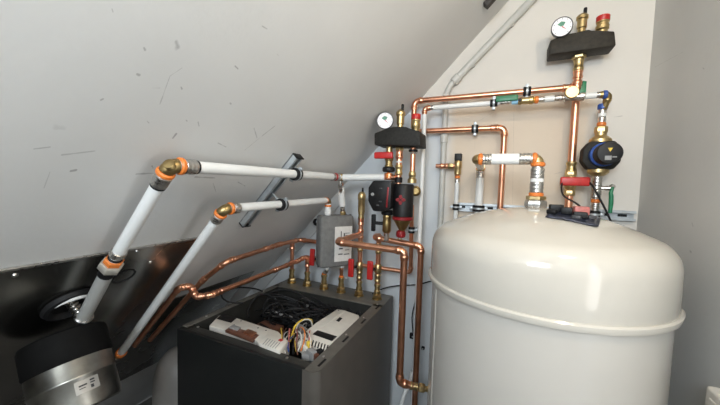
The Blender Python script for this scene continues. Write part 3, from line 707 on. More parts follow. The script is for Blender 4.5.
MB().cyl(c1(241), c1(232), .012, 16).build('spigot', STEEL, pcol)
tz = zz(380, 223); tx0 = aY(372.7, 222, CY-.02).x
MB().cyl((xc1-.015, CY-.005, tz), (tx0, CY-.01, tz), .0075, 12).build('stem', BLACK, pcol)
MB().box((tx0, CY-.01, tz), (.018, .016, .075), None, .004, 3).build('handle', BLACK, pcol, 'black T handle')
# column 2 copper between safety group and pump tee
xc2 = cx(399, 165)
pc2 = thing('copper_riser', 'short copper riser with brass couplings between foam group and dirt separator', 'copper pipe', (xc2, CY, zz(399, 183)))
MB().cyl((xc2, CY, zz(399, 184)), (xc2, CY, zz(399, 144)), .0125, 16).build('pipe', COPPER, pc2)
coupling(pc2, (xc2, CY, zz(399, 153)), (0, 0, 1), .0135, .05, COPPER); ring(pc2, (xc2, CY, zz(399, 162)), (0, 0, 1), .0148, .008, WPIPE, 'collar'); coupling(pc2, (xc2, CY, zz(399, 170)), (0, 0, 1), .0135, .045, BRASS)
ring(pc2, (xc2, CY, zz(399, 149)), (0, 0, 1), .019, .016, BRASS, 'nut', True); ring(pc2, (xc2, CY, zz(399, 180)), (0, 0, 1), .0165, .024, BLACK, 'union')
MB().cyl((xc1+.014, CY, z1+.004), (xc2-.010, CY, z1+.004), .0135, 14, .002).build('cross_piece', COPPER, pc2)
# dirt separator
xs = cx(404, 200); ys = CY-.012
ds = thing('dirt_separator', 'black cylindrical dirt separator with red emblem and brass cone below the foam group', 'filter', (xs, ys, zz(404, 238)))
zs = lambda py: aY(404, py, ys).z
MB().lathe((xs, ys, zs(217)), (0, 0, 1), [(.039, 0), (.0425, .004), (.0425, zs(184)-zs(217)-.006), (.038, zs(184)-zs(217)), (0, zs(184)-zs(217)+.001)], 32).build('canister', BLACK, ds)
MB().lathe((xs, ys, zs(220)), (0, 0, 1), [(.040, 0), (.0435, .002), (.0435, .012), (.040, .015)], 32).build('red_ring', DRED, ds)
MB().lathe((xs, ys, zs(231)), (0, 0, 1), [(.012, 0), (.014, .004), (.036, zs(220)-zs(231)-.004), (.038, zs(220)-zs(231))], 28).build('brass_cone', BRASSD, ds)
MB().lathe((xs-.005, ys, zs(238)), (0, 0, 1), [(.012, 0), (.019, .004), (.021, .015), (.019, .026), (.012, .032)], 10).build('drain_knob', DRED, ds)
for dx in (-.006, .006): MB().lathe((xs-.005+dx, ys-.012, zs(239)), (0, -1, 0), [(.004, 0), (.004, .006), (.002, .008)], 8).build('drain_spout', BRASS, ds)
ec = V((xs, ys, 0)); edir = (V((0, 0, 0))-ec); edir.z = 0; edir = (edir.normalized()+V((-.25, 0, 0))).normalized(); et = V((0, 0, 1)).cross(edir)
em = V((xs, ys, zs(199.5)))+edir*.0415
for k in range(4):
    a = math.pi/2*k; d = et*math.cos(a)+V((0, 0, 1))*math.sin(a); n_ = et*-math.sin(a)+V((0, 0, 1))*math.cos(a)
    MB().prism([em+d*.002, em+d*.010+n_*.008, em+d*.019+n_*.004, em+d*.021, em+d*.019-n_*.004, em+d*.010-n_*.008], edir*.0032).build('emblem_petal', DRED, ds)
# column 3 copper
x3 = cx(412, 165)
c3 = thing('copper_riser', 'thin copper riser with a black and chrome union above the dirt separator', 'copper pipe', (x3, CY+.01, zz(412, 184)))
MB().cyl((x3, CY+.01, zz(412, 183)), (x3, CY+.01, zz(412, 145)), .0110, 16).build('pipe', COPPER, c3)
ring(c3, (x3, CY+.01, zz(412, 150.5)), (0, 0, 1), .019, .010, BLACK, 'seal'); ring(c3, (x3, CY+.01, zz(412, 153)), (0, 0, 1), .0165, .008, STEEL, 'union_nut', True)
MB().lathe((x3, CY+.01, zz(412, 183)), (0, 0, 1), [(.019, 0), (.019, .016), (.014, .02), (.014, .028), (.0155, .03), (.0155, .04), (.0115, .05)], 18).build('adapter', BRASS, c3)
bp_ = aY(415.5, 191, CY+.035); MB().lathe(bp_, (.35, -1, 0), [(.018, -.012), (.022, -.006), (.022, .006), (.015, .010), (.013, .006)], 20).build('side_port', BRASSD, ds)
# return from the separator down to the risers
xr = aY(411, 215, 1.30).x
zr_ = aY(403, 271, 1.34).z
rp_ = thing('copper_pipe', 'copper return pipe from behind the dirt separator across to the red lever risers', 'copper pipe', (xr, 1.33, zr_))
run(rp_, [V((SX[4]+.005, SY+.002, zr_+.004)), V((xr, 1.335, zr_)), V((xr, 1.31, aY(411, 205, 1.31).z))], .0095, COPPER, bend=1.6)
clamp(V((xr+.002, 1.312, aY(411, 230, 1.31).z)), (0, 0, 1), .0095, (0, 1, 0), 'black clamp on the copper return pipe beside the red drain knob', reach=.15)
# risers 5 and 6
zc5 = aX(359, 234.5, SX[4]).z
b5 = V((SX[4], SY, 0)); ztop5 = aY(361, 213, SY).z; zv = aY(361, 191.5, SY).z
MB().cyl(b5+V((0, 0, HZ+.07)), b5+V((0, 0, ztop5)), .0115, 16).build('pipe', COPPER, ST[4])
for z_, l_, m_ in ((HZ+.10, .04, BRASS), (zc5-.06, .05, BRASS), (zc5, .05, COPPER), (zc5+.06, .035, COPPER), (ztop5-.012, .03, BRASS)): coupling(ST[4], b5+V((0, 0, z_)), (0, 0, 1), .0125, l_, m_)
h = zv-ztop5
av = MB().lathe(b5+V((0, 0, ztop5)), (0, 0, 1), [(.012, 0), (.0165, .004), (.0165, h*.6), (.019, h*.64), (.019, h*.85), (.012, h*.97), (.004, h)], 20).build('air_vent', BRASS, ST[4])
MB().cyl(b5+V((.004, 0, ztop5+h*.95)), b5+V((.004, 0, ztop5+h*1.18)), .005, 10, .001).build('cap', BLACK, av)
for i, (hx_, hy_) in ((4, (351, 267.5)), (5, (370, 270))):
    hp_ = aY(hx_, hy_, SY-.035); b = V((SX[i], SY, hp_.z+.002))
    MB().lathe(b-V((0, 0, .022)), (0, 0, 1), [(.013, 0), (.017, .006), (.018, .022), (.017, .038), (.013, .044)], 16).build('ball_valve', BRASS, ST[i])
    MB().cyl(b, V((hp_.x, SY-.033, hp_.z)), .0075, 10).build('stem', BLACK, ST[i])
    MB().box(hp_+V((0, 0, -.002)), (.028, .014, .088), None, .005, 3).build('handle', RED, ST[i], 'red lever')
zc6 = aX(374.5, 237.5, SX[5]).z
b6 = V((SX[5], SY, 0)); MB().cyl(b6+V((0, 0, HZ+.07)), b6+V((0, 0, zc6)), .0115, 16).build('pipe', COPPER, ST[5])
for z_, l_, m_ in ((HZ+.10, .04, BRASS), (zc6-.06, .05, BRASS), (zc6-.012, .03, COPPER)): coupling(ST[5], b6+V((0, 0, z_)), (0, 0, 1), .0125, l_, m_)
# copper crossings and drops
R3 = .0130
f1 = thing('copper_pipe', 'copper pipe crossing in front of the grey block, then dropping to a brass tap', 'copper pipe', (aY(402, 253, 1.09).x, 1.09, .86))
y1 = aX(337, 242, SX[4]).y; xd1 = aY(404, 265, y1).x; zdr = aY(405, 384, y1).z
zcr = aX(337, 242, SX[4]).z
run(f1, [b5+V((0, 0, zc5)), V((SX[4], y1, zcr)), V((xd1, y1, zcr-.004)), V((xd1, y1, zdr)), V((xd1+.05, y1+.02, zdr-.012))], R3, COPPER, bend=1.35)
tp = V((xd1+.05, y1+.02, zdr-.012)); dx_ = V((.9, .3, -.12)).normalized()
coupling(f1, tp, dx_, .0125, .03, BRASS, 'union'); ring(f1, tp+dx_*.03, dx_, .017, .022, BRASS, 'nut', True); ring(f1, tp+dx_*.052, dx_, .010, .03, BRASS, 'tap_body')
MB().box(tp+dx_*.055+V((0, -.01, .014)), (.006, .006, .036), Matrix.Rotation(.5, 3, 'Y'), .002).build('tap_key', BRASS, f1)
y2 = aX(374.5, 237.5, SX[5]).y
f2 = thing('copper_pipe', 'rear copper pipe crossing below the black pump, dropping next to the tank', 'copper pipe', (aY(420, 250, y2).x, y2, .1))
xd2 = aY(420.5, 262, y2).x
run(f2, [b6+V((0, 0, zc6)), V((SX[5], y2, zc6)), V((xd2, y2, aY(418, 246, y2).z)), V((xd2, y2, .12))], R3*.95, COPPER, bend=1.35)
# ================================================================== PIPES ON THE GABLE WALL
YC1 = 1.395
zc1 = (aY(428.9, 99.6, YC1).z+aY(562.4, 88.7, YC1).z)/2
cp1 = thing('copper_pipe', 'highest copper pipe along the gable wall ending at the green handled valve', 'copper pipe', (0, YC1, zc1))
xl = aY(414, 112, YC1).x; xv = aY(575.5, 110, 1.41).x
run(cp1, [V((xl, YC1, aY(414, 124, YC1).z)), V((xl, YC1, zc1)), V((xv-.02, YC1, zc1))], .0120, COPPER, bend=2.0)
coupling(cp1, V((xv-.035, YC1, zc1)), (1, 0, 0), .0125, .03, COPPER)
xk = aY(527, 91.5, YC1).x
clamp(V((xk, YC1, zc1)), (1, 0, 0), .0122, (0, 1, 0), 'clamp holding the highest copper pipe on the gable wall', reach=WALL-YC1)
YC2 = 1.42
zc2 = aY(450, 130, YC2).z
cp2 = thing('copper_pipe', 'copper pipe on the gable wall bending down behind the tank lid', 'copper pipe', (0, YC2, zc2))
xk2 = aY(504, 140, YC2).x
run(cp2, [V((aY(417, 130, YC2).x, YC2, zc2)), V((xk2, YC2, zc2)), V((xk2, YC2, 1.2))], .0118, COPPER, bend=2.0)
coupling(cp2, V((xk2-.045, YC2, zc2)), (1, 0, 0), .0122, .02, COPPER, 'collar')
clamp(V((aY(475, 129, YC2).x, YC2, zc2)), (1, 0, 0), .0120, (0, 1, 0), 'clamp holding the lower copper pipe that bends behind the tank', reach=WALL-YC2)
# white line with valves
YW = 1.355; RWL = .0100
zw = (aY(440, 106.5, YW).z+aY(590, 96.5, YW).z)/2
xw0 = aY(424.5, 115, YW).x; xw1 = aY(607, 97, YW).x
wl = thing('white_pipe', 'thin white pipe line with two green handled valves under the highest copper pipe', 'water pipe', (xw0, YW, .1))
def wx(px): return aY(px, 100, YW).x
run(wl, [V((xw0, YW, .1)), V((xw0, YW, zw)), V((wx(500), YW, zw))], RWL, WPIPE, COPPER, bend=1.2, collar=True)
sleeve(wl, V((wx(431.5), YW, zw)), (1, 0, 0), RWL*1.05, .02)
W = lambda px: V((wx(px), YW, zw))
xa = V((1, 0, 0))
MB().cyl(W(499), W(600), RWL*.8, 12).build('pipe', STEEL, wl)
coupling(wl, W(506), xa, RWL*.9, .035, STEEL)
ring(wl, W(515), xa, RWL*1.15, .024, LBLUE, 'blue_tag')
MB().lathe(W(518), xa, [(.012, 0), (.016, .004), (.016, .012), (.013, .014), (.014, .038), (.016, .04), (.016, .05), (.012, .054)], 16).build('ball_valve', BRASS, wl)
MB().cyl(W(520)-V((0, .012, 0)), W(520)-V((0, .022, 0)), .006, 10).build('spindle', BLACK, wl)
gl, gr_ = aY(496, 98, YW-.018), aY(518, 97, YW-.018)
MB().box(V(((gl.x+gr_.x)/2, YW-.018, zw+.010)), (gr_.x-gl.x, .012, .022), None, .003, 3).build('handle', GREEN, wl, 'green lever')
ring(wl, W(530), xa, RWL*1.2, .03, YELLOW, 'yellow_collar'); ring(wl, W(536.5), xa, RWL*1.4, .014, ORANGE, 'orange_ring')
sleeve(wl, W(541), xa, RWL*1.1, .018); MB().cyl(W(544.5), W(554), RWL*1.15, 16).build('pipe', WPIPE, wl); sleeve(wl, W(558.5), xa, RWL*1.1, .024)
MB().lathe(W(563.5), xa, [(.012, 0), (.0165, .004), (.0165, .016), (.014, .02), (.014, .045), (.0165, .05), (.0165, .062), (.012, .066)], 16).build('ball_valve', STEEL, wl)
gp = aY(572.3, 90.8, YW-.02)
MB().lathe(gp+V((0, .03, -.004)), (0, -1, 0), [(.012, -.01), (.012, .012), (.021, .014), (.0225, .018), (.0225, .030), (.020, .033), (0, .0335)], 24).build('brass_cap', BRASS, wl, 'round brass cap')
gh = aY(585.5, 89.5, YW-.006)
MB().prism([aY(579.5, 97.5, YW-.012), aY(585.5, 98.3, YW-.012), aY(587, 81, YW-.012), aY(583, 80.5, YW-.012), aY(581.5, 89, YW-.012), aY(579, 91, YW-.012)], (0, .012, 0), .002).build('handle', GREEN, wl, 'green lever')
MB().cyl(W(585), W(596.5), RWL*1.1, 16).build('pipe', WPIPE, wl); sleeve(wl, W(599.5), xa, RWL*1.1, .022)
YP = 1.375
ring(wl, W(604.5), xa, RWL*1.5, .014, BLUE, 'blue_ring')
xp = aY(601, 130, YP).x
clamp(W(494), xa, RWL, (0, 1, 0), 'black clamp gripping the thin white line beside the long green lever', reach=WALL-YW)
# ---- right safety column
YR = 1.40; xR = aY(574.5, 122, YR).x
sgr = safety_group('brown black foam safety group high on the gable wall near the corner', [(549.5, 54.5), (550, 40.5), (556, 37.5), (570, 33.6), (589, 28.9), (596, 32.4), (615, 30.4), (616.5, 45.5)], 1.345, 1.425,
             (562, 26.7), .034, (581.5, 31, 13.5, .0165), (602, 32.5, 16.5, .0205), FOAMB, 1.33)
zR = lambda py: aY(574.5, py, YR).z
rc = thing('copper_riser', 'vertical copper pipe with a wide red lever valve under the high foam safety group', 'copper pipe', (xR, YR, 1.45))
MB().cyl((xR, YR, 1.42), (xR, YR, zR(52)), .0130, 18).build('pipe', COPPER, rc)
ring(rc, (xR, YR, zR(56.5)), (0, 0, 1), .023, .022, BRASS, 'nut', True); coupling(rc, (xR, YR, zR(65)), (0, 0, 1), .0145, .05, BRASS); coupling(rc, (xR, YR, zR(75)), (0, 0, 1), .0138, .03, COPPER)
coupling(rc, (xR, YR, zc1), (0, 0, 1), .0138, .05, COPPER, 'tee')
coupling(rc, (xR, YR, zR(167)), (0, 0, 1), .0150, .04, BRASS); ring(rc, (xR, YR, zR(174)), (0, 0, 1), .0195, .022, BRASS, 'nut', True)
MB().lathe((xR, YR, zR(190)), (0, 0, 1), [(.015, 0), (.019, .006), (.021, .02), (.021, .035), (.017, .05), (.015, .055)], 18).build('ball_valve', BRASS, rc)
ring(rc, (xR, YR, zR(193)), (0, 0, 1), .0185, .022, BRASS, 'nut', True)
p = V((xR, YR, zR(181.5))); MB().cyl(p, p-V((0, .035, 0)), .008, 12).build('stem', BRASSD, rc)
hl, hr = aY(560, 180.5, YR-.04), aY(590, 182.5, YR-.04)
MB().box(V(((hl.x+hr.x)/2, YR-.042, (hl.z+hr.z)/2)), (hr.x-hl.x, .015, .033), None, .006, 3).build('handle', RED, rc, 'wide red lever')
# ---- right pump
zP = lambda py: aY(599, py, YP).z
rpump = thing('circulation_pump', 'black round headed circulation pump with blue ring near the corner', 'pump', (xp, YP, 1.45))
run(rpump, [W(607), V((xp, YW, zw)), V((xp, YP, zw-.001)), V((xp, YP, zP(127)))] if False else [V((wx(601), YW, zw)), V((xp+.012, YW, zw)), V((xp, YP, zP(112)))], .0105, BRASSD, BRASSD, bend=1.1, collar=True)
ring(rpump, (xp, YP, zP(107)), (0, 0, 1), .0155, .02, BLUE, 'blue_ring'); sleeve(rpump, (xp, YP, zP(111)), (0, 0, 1), .012, .02)
MB().cyl((xp, YP, zP(117)), (xp, YP, zP(113)), .0122, 16).build('pipe', WPIPE, rpump); sleeve(rpump, (xp, YP, zP(120)), (0, 0, 1), .0115, .02)
ring(rpump, (xp, YP, zP(124.5)), (0, 0, 1), .014, .014, ORANGE, 'orange_ring'); ring(rpump, (xp, YP, zP(130)), (0, 0, 1), .020, .024, BRASS, 'nut', True)
MB().lathe((xp, YP, zP(143)), (0, 0, 1), [(.034, 0), (.034, .012), (.026, .02), (.018, .026), (.018, .042)], 20).build('union', BRASS, rpump)
pcz = zP(156)
MB().prism([(xp+sx_*.056, YP+.02, pcz+sz_*.050) for sx_, sz_ in ((-.65, 1), (.65, 1), (1, .45), (1, -.45), (.65, -1), (-.65, -1), (-1, -.45), (-1, .45))], (0, -.055, 0), .006).build('insulation_shell', FOAM, rpump)
MB().lathe((xp, YP-.034, pcz), (0, -1, 0), [(.038, 0), (.041, .004), (.041, .026), (.036, .030)], 28).build('blue_ring', BLUE, rpump)
hd = MB().lathe((xp+.002, YP-.060, pcz), (0, -1, 0), [(.033, 0), (.037, .005), (.037, .046), (.034, .052), (.022, .054), (0, .054)], 32).build('motor_head', BLACK, rpump)
fy = YP-.060-.0545
MB().prism([(xp-.006, fy, pcz+.016), (xp+.008, fy, pcz+.016), (xp+.001, fy, pcz+.003)], (0, -.001, 0)).build('emblem', YELLOW, hd)
MB().span((xp-.012, fy-.001, pcz-.024), (xp+.006, fy, pcz-.010)).build('info_plate', MGREY, hd); MB().span((xp+.008, fy-.001, pcz-.016), (xp+.02, fy, pcz-.012)).build('info_line', MGREY, hd)
MB().lathe((xp, YP, zP(176)), (0, 0, 1), [(.018, 0), (.026, .006), (.033, .012), (.033, .024)], 20).build('union', BRASS, rpump)
MB().cyl((xp, YP, 1.43), (xp, YP, zP(175)), .0115, 16).build('pipe', STEEL, rpump); sleeve(rpump, (xp, YP, zP(183)), (0, 0, 1), .0145, .05, ribs=4); sleeve(rpump, (xp, YP, zP(194)), (0, 0, 1), .0145, .03)
ring(rpump, (xp, YP, zP(201)), (0, 0, 1), .0145, .014, ORANGE, 'orange_ring'); sleeve(rpump, (xp, YP, zP(206)), (0, 0, 1), .0125, .022)
dv = V((xp, YP, zP(188)))
MB().lathe(dv+V((.012, -.004, 0)), (1, -.2, 0), [(.006, 0), (.006, .010), (.009, .012), (.009, .026), (.006, .028), (.006, .036)], 14).build('drain_cock', STEEL, rpump)
MB().lathe(dv+V((.042, -.012, .006)), (.2, -1, 0), [(.007, -.006), (.009, 0), (.007, .008)], 12).build('cock_spindle', STEEL, rpump)
g0, g1_ = aY(610, 193, YP-.025), aY(610, 213, YP-.025)
MB().tube([dv+V((.042, -.02, .004)), g0+V((.002, 0, 0)), g0+V((.004, 0, -.01)), (g0+g1_)/2+V((.003, 0, 0)), g1_], [.004, .006, .007, .007, .006], 10).build('handle', GREEN, rpump, 'green lever')
# rail on the wall
zrl = aY(630, 216, 1.455).z; xr0, xr1 = aY(454, 205, 1.455).x, RX-.012
wrail = thing('mounting_rail', 'zinc strut rail fixed low on the gable wall behind the tank lid', 'mounting rail', ((xr0+xr1)/2, WALL, zrl-.02))
MB().span((xr0, WALL-.003, zrl-.019), (xr1, WALL, zrl+.019)).build('web', ZINC, wrail)
for s in (-1, 1):
    MB().span((xr0, WALL-.022, zrl+s*.0175-.0015), (xr1, WALL-.003, zrl+s*.0175+.0015)).build('flange', ZINC, wrail)
    MB().span((xr0, WALL-.0235, zrl+s*.0145-.0045), (xr1, WALL-.022, zrl+s*.0145+.0045)).build('lip', ZINC, wrail)
for k in range(11): MB().box((xr0+.035+k*(xr1-xr0-.07)/10, WALL-.0035, zrl), (.028, .0014, .010)).build('slot', INSIDE, wrail)
# relief valve and white drop
YV = 1.42
xrv = aY(457.5, 175, YV).x; zrv = aY(457.5, 166, YV).z
rv = thing('relief_valve', 'brass relief valve with black knob on a thin white drop pipe', 'valve', (xrv, YV, 1.2))
MB().cyl((aY(436, 165.5, YV).x, YV, zrv), (xrv, YV, zrv), .0095, 14).build('pipe', COPPER, rv)
coupling(rv, V((aY(444, 165.5, YV).x, YV, zrv)), xa, .0105, .035, COPPER); ring(rv, V((aY(450.5, 165.5, YV).x, YV, zrv)), xa, .0135, .022, BRASS, 'nut', True)
MB().lathe((xrv, YV, aY(457.5, 175, YV).z), (0, 0, 1), [(.010, 0), (.0145, .004), (.0145, .03), (.0165, .034), (.0165, .06), (.012, .066)], 16).build('valve_body', BRASS, rv)
MB().box((xrv, YV, aY(457.5, 157.5, YV).z), (.030, .028, .034), None, .003).build('knob', BLACK, rv)
ring(rv, (xrv, YV, aY(457.5, 177, YV).z), (0, 0, 1), .0115, .012, ORANGE, 'orange_ring'); sleeve(rv, (xrv, YV, aY(457.5, 181, YV).z), (0, 0, 1), .0105, .018)
MB().cyl((xrv, YV, 1.2), (xrv, YV, aY(457.5, 183, YV).z), .0095, 14).build('drop_pipe', WPIPE, rv)
clamp(V((xrv, YV, zrl)), (0, 0, 1), .0095, (0, 1, 0), 'rail clamp on the thin drop pipe of the relief valve', reach=WALL-.022-YV)
# tank top connection
TY = TC.y
BX = TC.x-.010; top = V((BX, TY, ZT)); zh = (aY(478, 160, TY).z+aY(540, 158, TY).z)/2; xh0 = aY(477, 160, TY).x
tcn = thing('tank_connection', 'short white and steel pipe bridge with orange rings rising from the tank centre', 'water pipe', top)
YD = 1.41
xdp = aY(480, 180, YD).x
run(tcn, [top+V((0, 0, -.002)), V((BX, TY, zh)), V((xh0, TY, zh)), V((xdp, YD, zh-.004)), V((xdp, YD, 1.25))], 0.0150, STEEL, BRASS, bend=1.02, collar=False)
MB().cyl(V((xdp, YD, 1.25)), V((xdp, YD, aY(480, 178, YD).z)), .0165, 16).build('drop_pipe', WPIPE, tcn)
H_ = lambda px: V((aY(px, 159, TY).x, TY, zh))
for px in (480.5, 534.5): ring(tcn, H_(px), xa, .0188, .013, ORANGE, 'orange_ring')
sleeve(tcn, H_(487), xa, .0165, .026); MB().cyl(H_(491.5), H_(519), .0170, 20).build('pipe', WPIPE, tcn); sleeve(tcn, H_(525), xa, .0165, .032)
K_ = lambda py: V((BX, TY, aY(538, py, TY).z)); za_ = V((0, 0, 1))
ring(tcn, K_(164.5), za_, .0195, .013, ORANGE, 'orange_ring'); sleeve(tcn, K_(173.5), za_, .0175, .032); MB().cyl(K_(182), K_(178), .0180, 20).build('collar', WPIPE, tcn)
sleeve(tcn, K_(187.5), za_, .0175, .034); ring(tcn, K_(194.5), za_, .0200, .014, ORANGE, 'orange_ring'); ring(tcn, K_(198), za_, .027, .012, BRASS, 'nut', True)
ring(tcn, (BX, TY, ZT+.010), za_, .030, .024, STEEL, 'tank_nut', True)
ring(tcn, (xdp, YD, aY(480, 168.5, YD).z), za_, .0195, .012, ORANGE, 'orange_ring'); sleeve(tcn, (xdp, YD, aY(480, 174, YD).z), za_, .0165, .026)
clamp(V((xdp, YD, zrl)), za_, .0165, (0, 1, 0), 'rail clamp on the thicker white drop pipe beside the tank bridge', reach=WALL-.022-YD)
clamp(V((xp, YP, zrl+.004)), za_, .0115, (0, 1, 0), 'rail clamp under the round headed pump near the corner', reach=WALL-.022-YP)
# conduit along the slope
YK = 1.450
k0, k1 = aY(545, -14, YK), aY(455.5, 80, YK)
cnd = thing('cable_conduit', 'grey plastic conduit following the slope then dropping down the gable wall', 'conduit', (aY(444, 140, YK).x, YK, .1))
kx = aY(444, 140, YK).x; kz = aY(446, 95, YK).z
MB().cyl(k0+(k0-k1).normalized()*.36, k1, .0155, 16).build('tube', PVC, cnd)
kd = (k1-k0).normalized()
ring(cnd, k1-kd*.004, kd, .0195, .036, PVC, 'socket')
MB().tube(bent([k1, k1+kd*.03, V((kx, YK, kz)), V((kx, YK, kz-.05))], .03, 5), .0130, 14).build('bend', PVC, cnd)
MB().cyl(V((kx, YK, kz-.04)), V((kx, YK, .1)), .0130, 16).build('tube', PVC, cnd)
ring(cnd, V((kx, YK, aY(443, 138, YK).z)), za_, .0165, .05, PVC, 'socket')
for py in (62, 20):
    q = k0.lerp(k1, (py+14)/94); MB().box(q+V((0, .008, 0)), (.012, .018, .034), Matrix((kd, V((0, 1, 0)), kd.cross(V((0, 1, 0))))).transposed(), .002).build('clip', PVC, cnd)
# dark end of a batten where slope and wall meet at the top
bq = aS(490, 1, .011)
MB_ = MB().box(bq+SD*.022, (.09, .03, .022), Matrix((SD, V((0, 1, 0)), SN)).transposed(), .002)
tag(MB_.build('batten', mat('dark_timber', (.05, .043, .04), 0, .7, .3, 40)), 'short dark batten at the top of the slope beside the conduit', 'batten')

# ================================================================== TANK SENSOR, CABLES
def lid_z(x, y):
    r = math.hypot(x-TC.x, y-TC.y)
    for (ra_, za_2), (rb_, zb_2) in zip(prof, prof[1:]):
        if rb_ <= r <= ra_: return za_2+(zb_2-za_2)*(ra_-r)/(ra_-rb_+1e-9)
    return ZT if r < .05 else 0
def on_lid(px, py):
    """first point of the tank lid on the line of sight"""
    d = _ray(px, py); d = d/np.linalg.norm(d); t = .3
    while t < 1.6:
        p = O3+d*t
        if p[2] <= lid_z(p[0], p[1]): return V(p)
        t += .001
    return None
pc_ = on_lid(556, 213)
sn_ = thing('sensor_pouch', 'crumpled navy foil pouch with black plugs lying on the tank lid', 'sensor', pc_)
bm = MB(); g = {}
A_, B_, C_, D_ = V((.118, .905, 0)), V((.145, 1.005, 0)), V((.255, .985, 0)), V((.225, .885, 0))
nx, ny = 12, 8
for i in range(nx+1):
    for j in range(ny+1):
        p = (A_.lerp(B_, j/ny)).lerp(D_.lerp(C_, j/ny), i/nx)
        g[i, j] = bm.bm.verts.new((p.x, p.y, lid_z(p.x, p.y)+.0040+random.uniform(0, .004)))
for i in range(nx):
    for j in range(ny): bm.bm.faces.new((g[i, j], g[i+1, j], g[i+1, j+1], g[i, j+1]))
fo = bm.build('foil', NAVY, sn_); so = fo['obj'].modifiers.new('thick', 'SOLIDIFY'); so.thickness = .002
for (x, y, sx, sy, sz_, m_) in ((.148, .955, .032, .022, .020, BLACK), (.170, .945, .026, .024, .018, BLACK), (.196, .925, .030, .018, .016, BLACK), (.135, .930, .022, .016, .012, BLACK), (.205, .965, .034, .024, .022, PINK), (.185, .910, .020, .012, .010, DGREY), (.222, .935, .018, .014, .010, DGREY)):
    MB().box((x, y, lid_z(x, y)+.005+sz_/2), (sx, sy, sz_), Matrix.Rotation(random.uniform(-.6, .3), 3, 'Z'), .003).build('plug', m_, sn_)
def cable(label, pts, r, m_=RUBBER, name='cable', cat='cable'):
    pts = [V(p) for p in pts]; sm_ = []
    for i in range(len(pts)-1):
        p_, q_ = pts[max(i-1, 0)], pts[min(i+2, len(pts)-1)]
        for j in range(6):
            f = j/6; a_, b_ = pts[i], pts[i+1]
            sm_.append(a_*(2*f**3-3*f*f+1)+b_*(3*f*f-2*f**3)+(b_-p_)*.5*(f**3-2*f*f+f)+(q_-a_)*.5*(f**3-f*f))
    sm_.append(pts[-1])
    return tag(MB().tube(sm_, r, 8).build(name, m_), label, cat)
cable('black cable hanging from the round headed pump down behind the tank', [aY(588, 181, 1.36), aY(594, 188, 1.34), aY(601, 201, 1.33), aY(609, 217, 1.33), aY(612, 226, 1.34)], .0034)
cable('short black cable from the wide red lever to the foil pouch', [aY(562, 183, 1.35), aY(561.5, 189, 1.34), aY(564, 196, 1.28), V((.215, 1.05, 1.61)), V((.205, .985, lid_z(.205, .985)+.016))], .0030)
cable('thin black cable strung across the wall behind the copper drops', [V((-.52, 1.34, HZ+.012)), aY(385, 288, 1.40), aY(400, 285.5, 1.44), aY(418, 284.5, 1.43), aY(432, 281, 1.425), aY(450, 280, 1.425)], .0032)
cable('thin black cable hanging down the wall between the two copper drops', [aY(416.5, 284, 1.455), aY(415.5, 300, 1.455), aY(412, 318, 1.455), aY(414, 345, 1.455), aY(412, 375, 1.455)], .0030)
cable('white hose curving away below the brass tap', [aY(412, 372, 1.30), aY(409, 384, 1.28), aY(403, 398, 1.26), aY(400, 415, 1.25), aY(400, 440, 1.25)], .008, WPIPE, 'hose', 'hose')
for (q, l_) in (((413, 336), 'black wall clip between the copper drops, the upper larger one'), ((423, 348), 'small black wall clip beside the tank side')):
    p = aY(*q, WALL-.008); t_ = thing('cable_clip', l_, 'clip', p)
    sz_ = .022 if q[1] < 340 else .011
    MB().box(p, (sz_*1.5, .016, sz_*1.3), None, .004).build('saddle', BLACK, t_); MB().lathe(p-V((0, .008, 0)), (0, -1, 0), [(.004, 0), (.004, .002), (0, .003)], 8).build('nail', ZINC, t_)

# ================================================================== STEEL PANEL, DRUM, VESSEL
pz1_ = aS(100, 253.2, 0); pt = (pz1_-SP).dot(SD)
y0p, y1p = -.35, .74
pnl = thing('steel_panel', 'dark mirror like steel sheet covering the foot of the sloped ceiling', 'metal panel', slope_pt(pt-.9, .3)+SN*.004)
P = lambda t_, Y, o=0: slope_pt(t_, Y)+SN*o
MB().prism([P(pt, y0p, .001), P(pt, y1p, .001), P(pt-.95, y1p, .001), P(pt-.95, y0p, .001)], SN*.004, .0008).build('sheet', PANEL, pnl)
MB().prism([P(pt-.42, y1p+.002, .001), P(pt-.42, 1.30, .001), P(pt-1.2, 1.30, .001), P(pt-1.2, y1p+.002, .001)], SN*.004, .0008).build('sheet', PANEL, pnl)  # lower sheet added where the slope lies in shade, to darken it
MB().prism([P(pt+.004, y0p, .001), P(pt+.004, y1p, .001), P(pt-.004, y1p, .001), P(pt-.004, y0p, .001)], SN*.006, .001).build('top_edge', STEEL, pnl)
for (x, y) in ((15, 275), (137, 251), (150, 262)):
    MB().lathe(aS(x, y, .005), SN, [(.006, 0), (.005, .003), (0, .004)], 10).build('screw', STEEL, pnl)
MB().lathe(hc+SN*.004, SN, [(.058, 0), (.064, .006), (.060, .016), (.052, .018), (.046, .008), (.044, 0)], 40, cap=False).build('grommet', RUBBER, pnl, 'black rubber grommet around the pipe opening')
MB().lathe(hc+SN*.0055, SN, [(.046, 0), (.046, .001)], 40).build('opening', INSIDE, pnl)
MB().lathe(aS(124, 276, .005), SN, [(.030, 0), (.032, .002), (.028, .0025), (.026, 0)], 28, cap=False).build('knockout_ring', RUBBER, pnl)
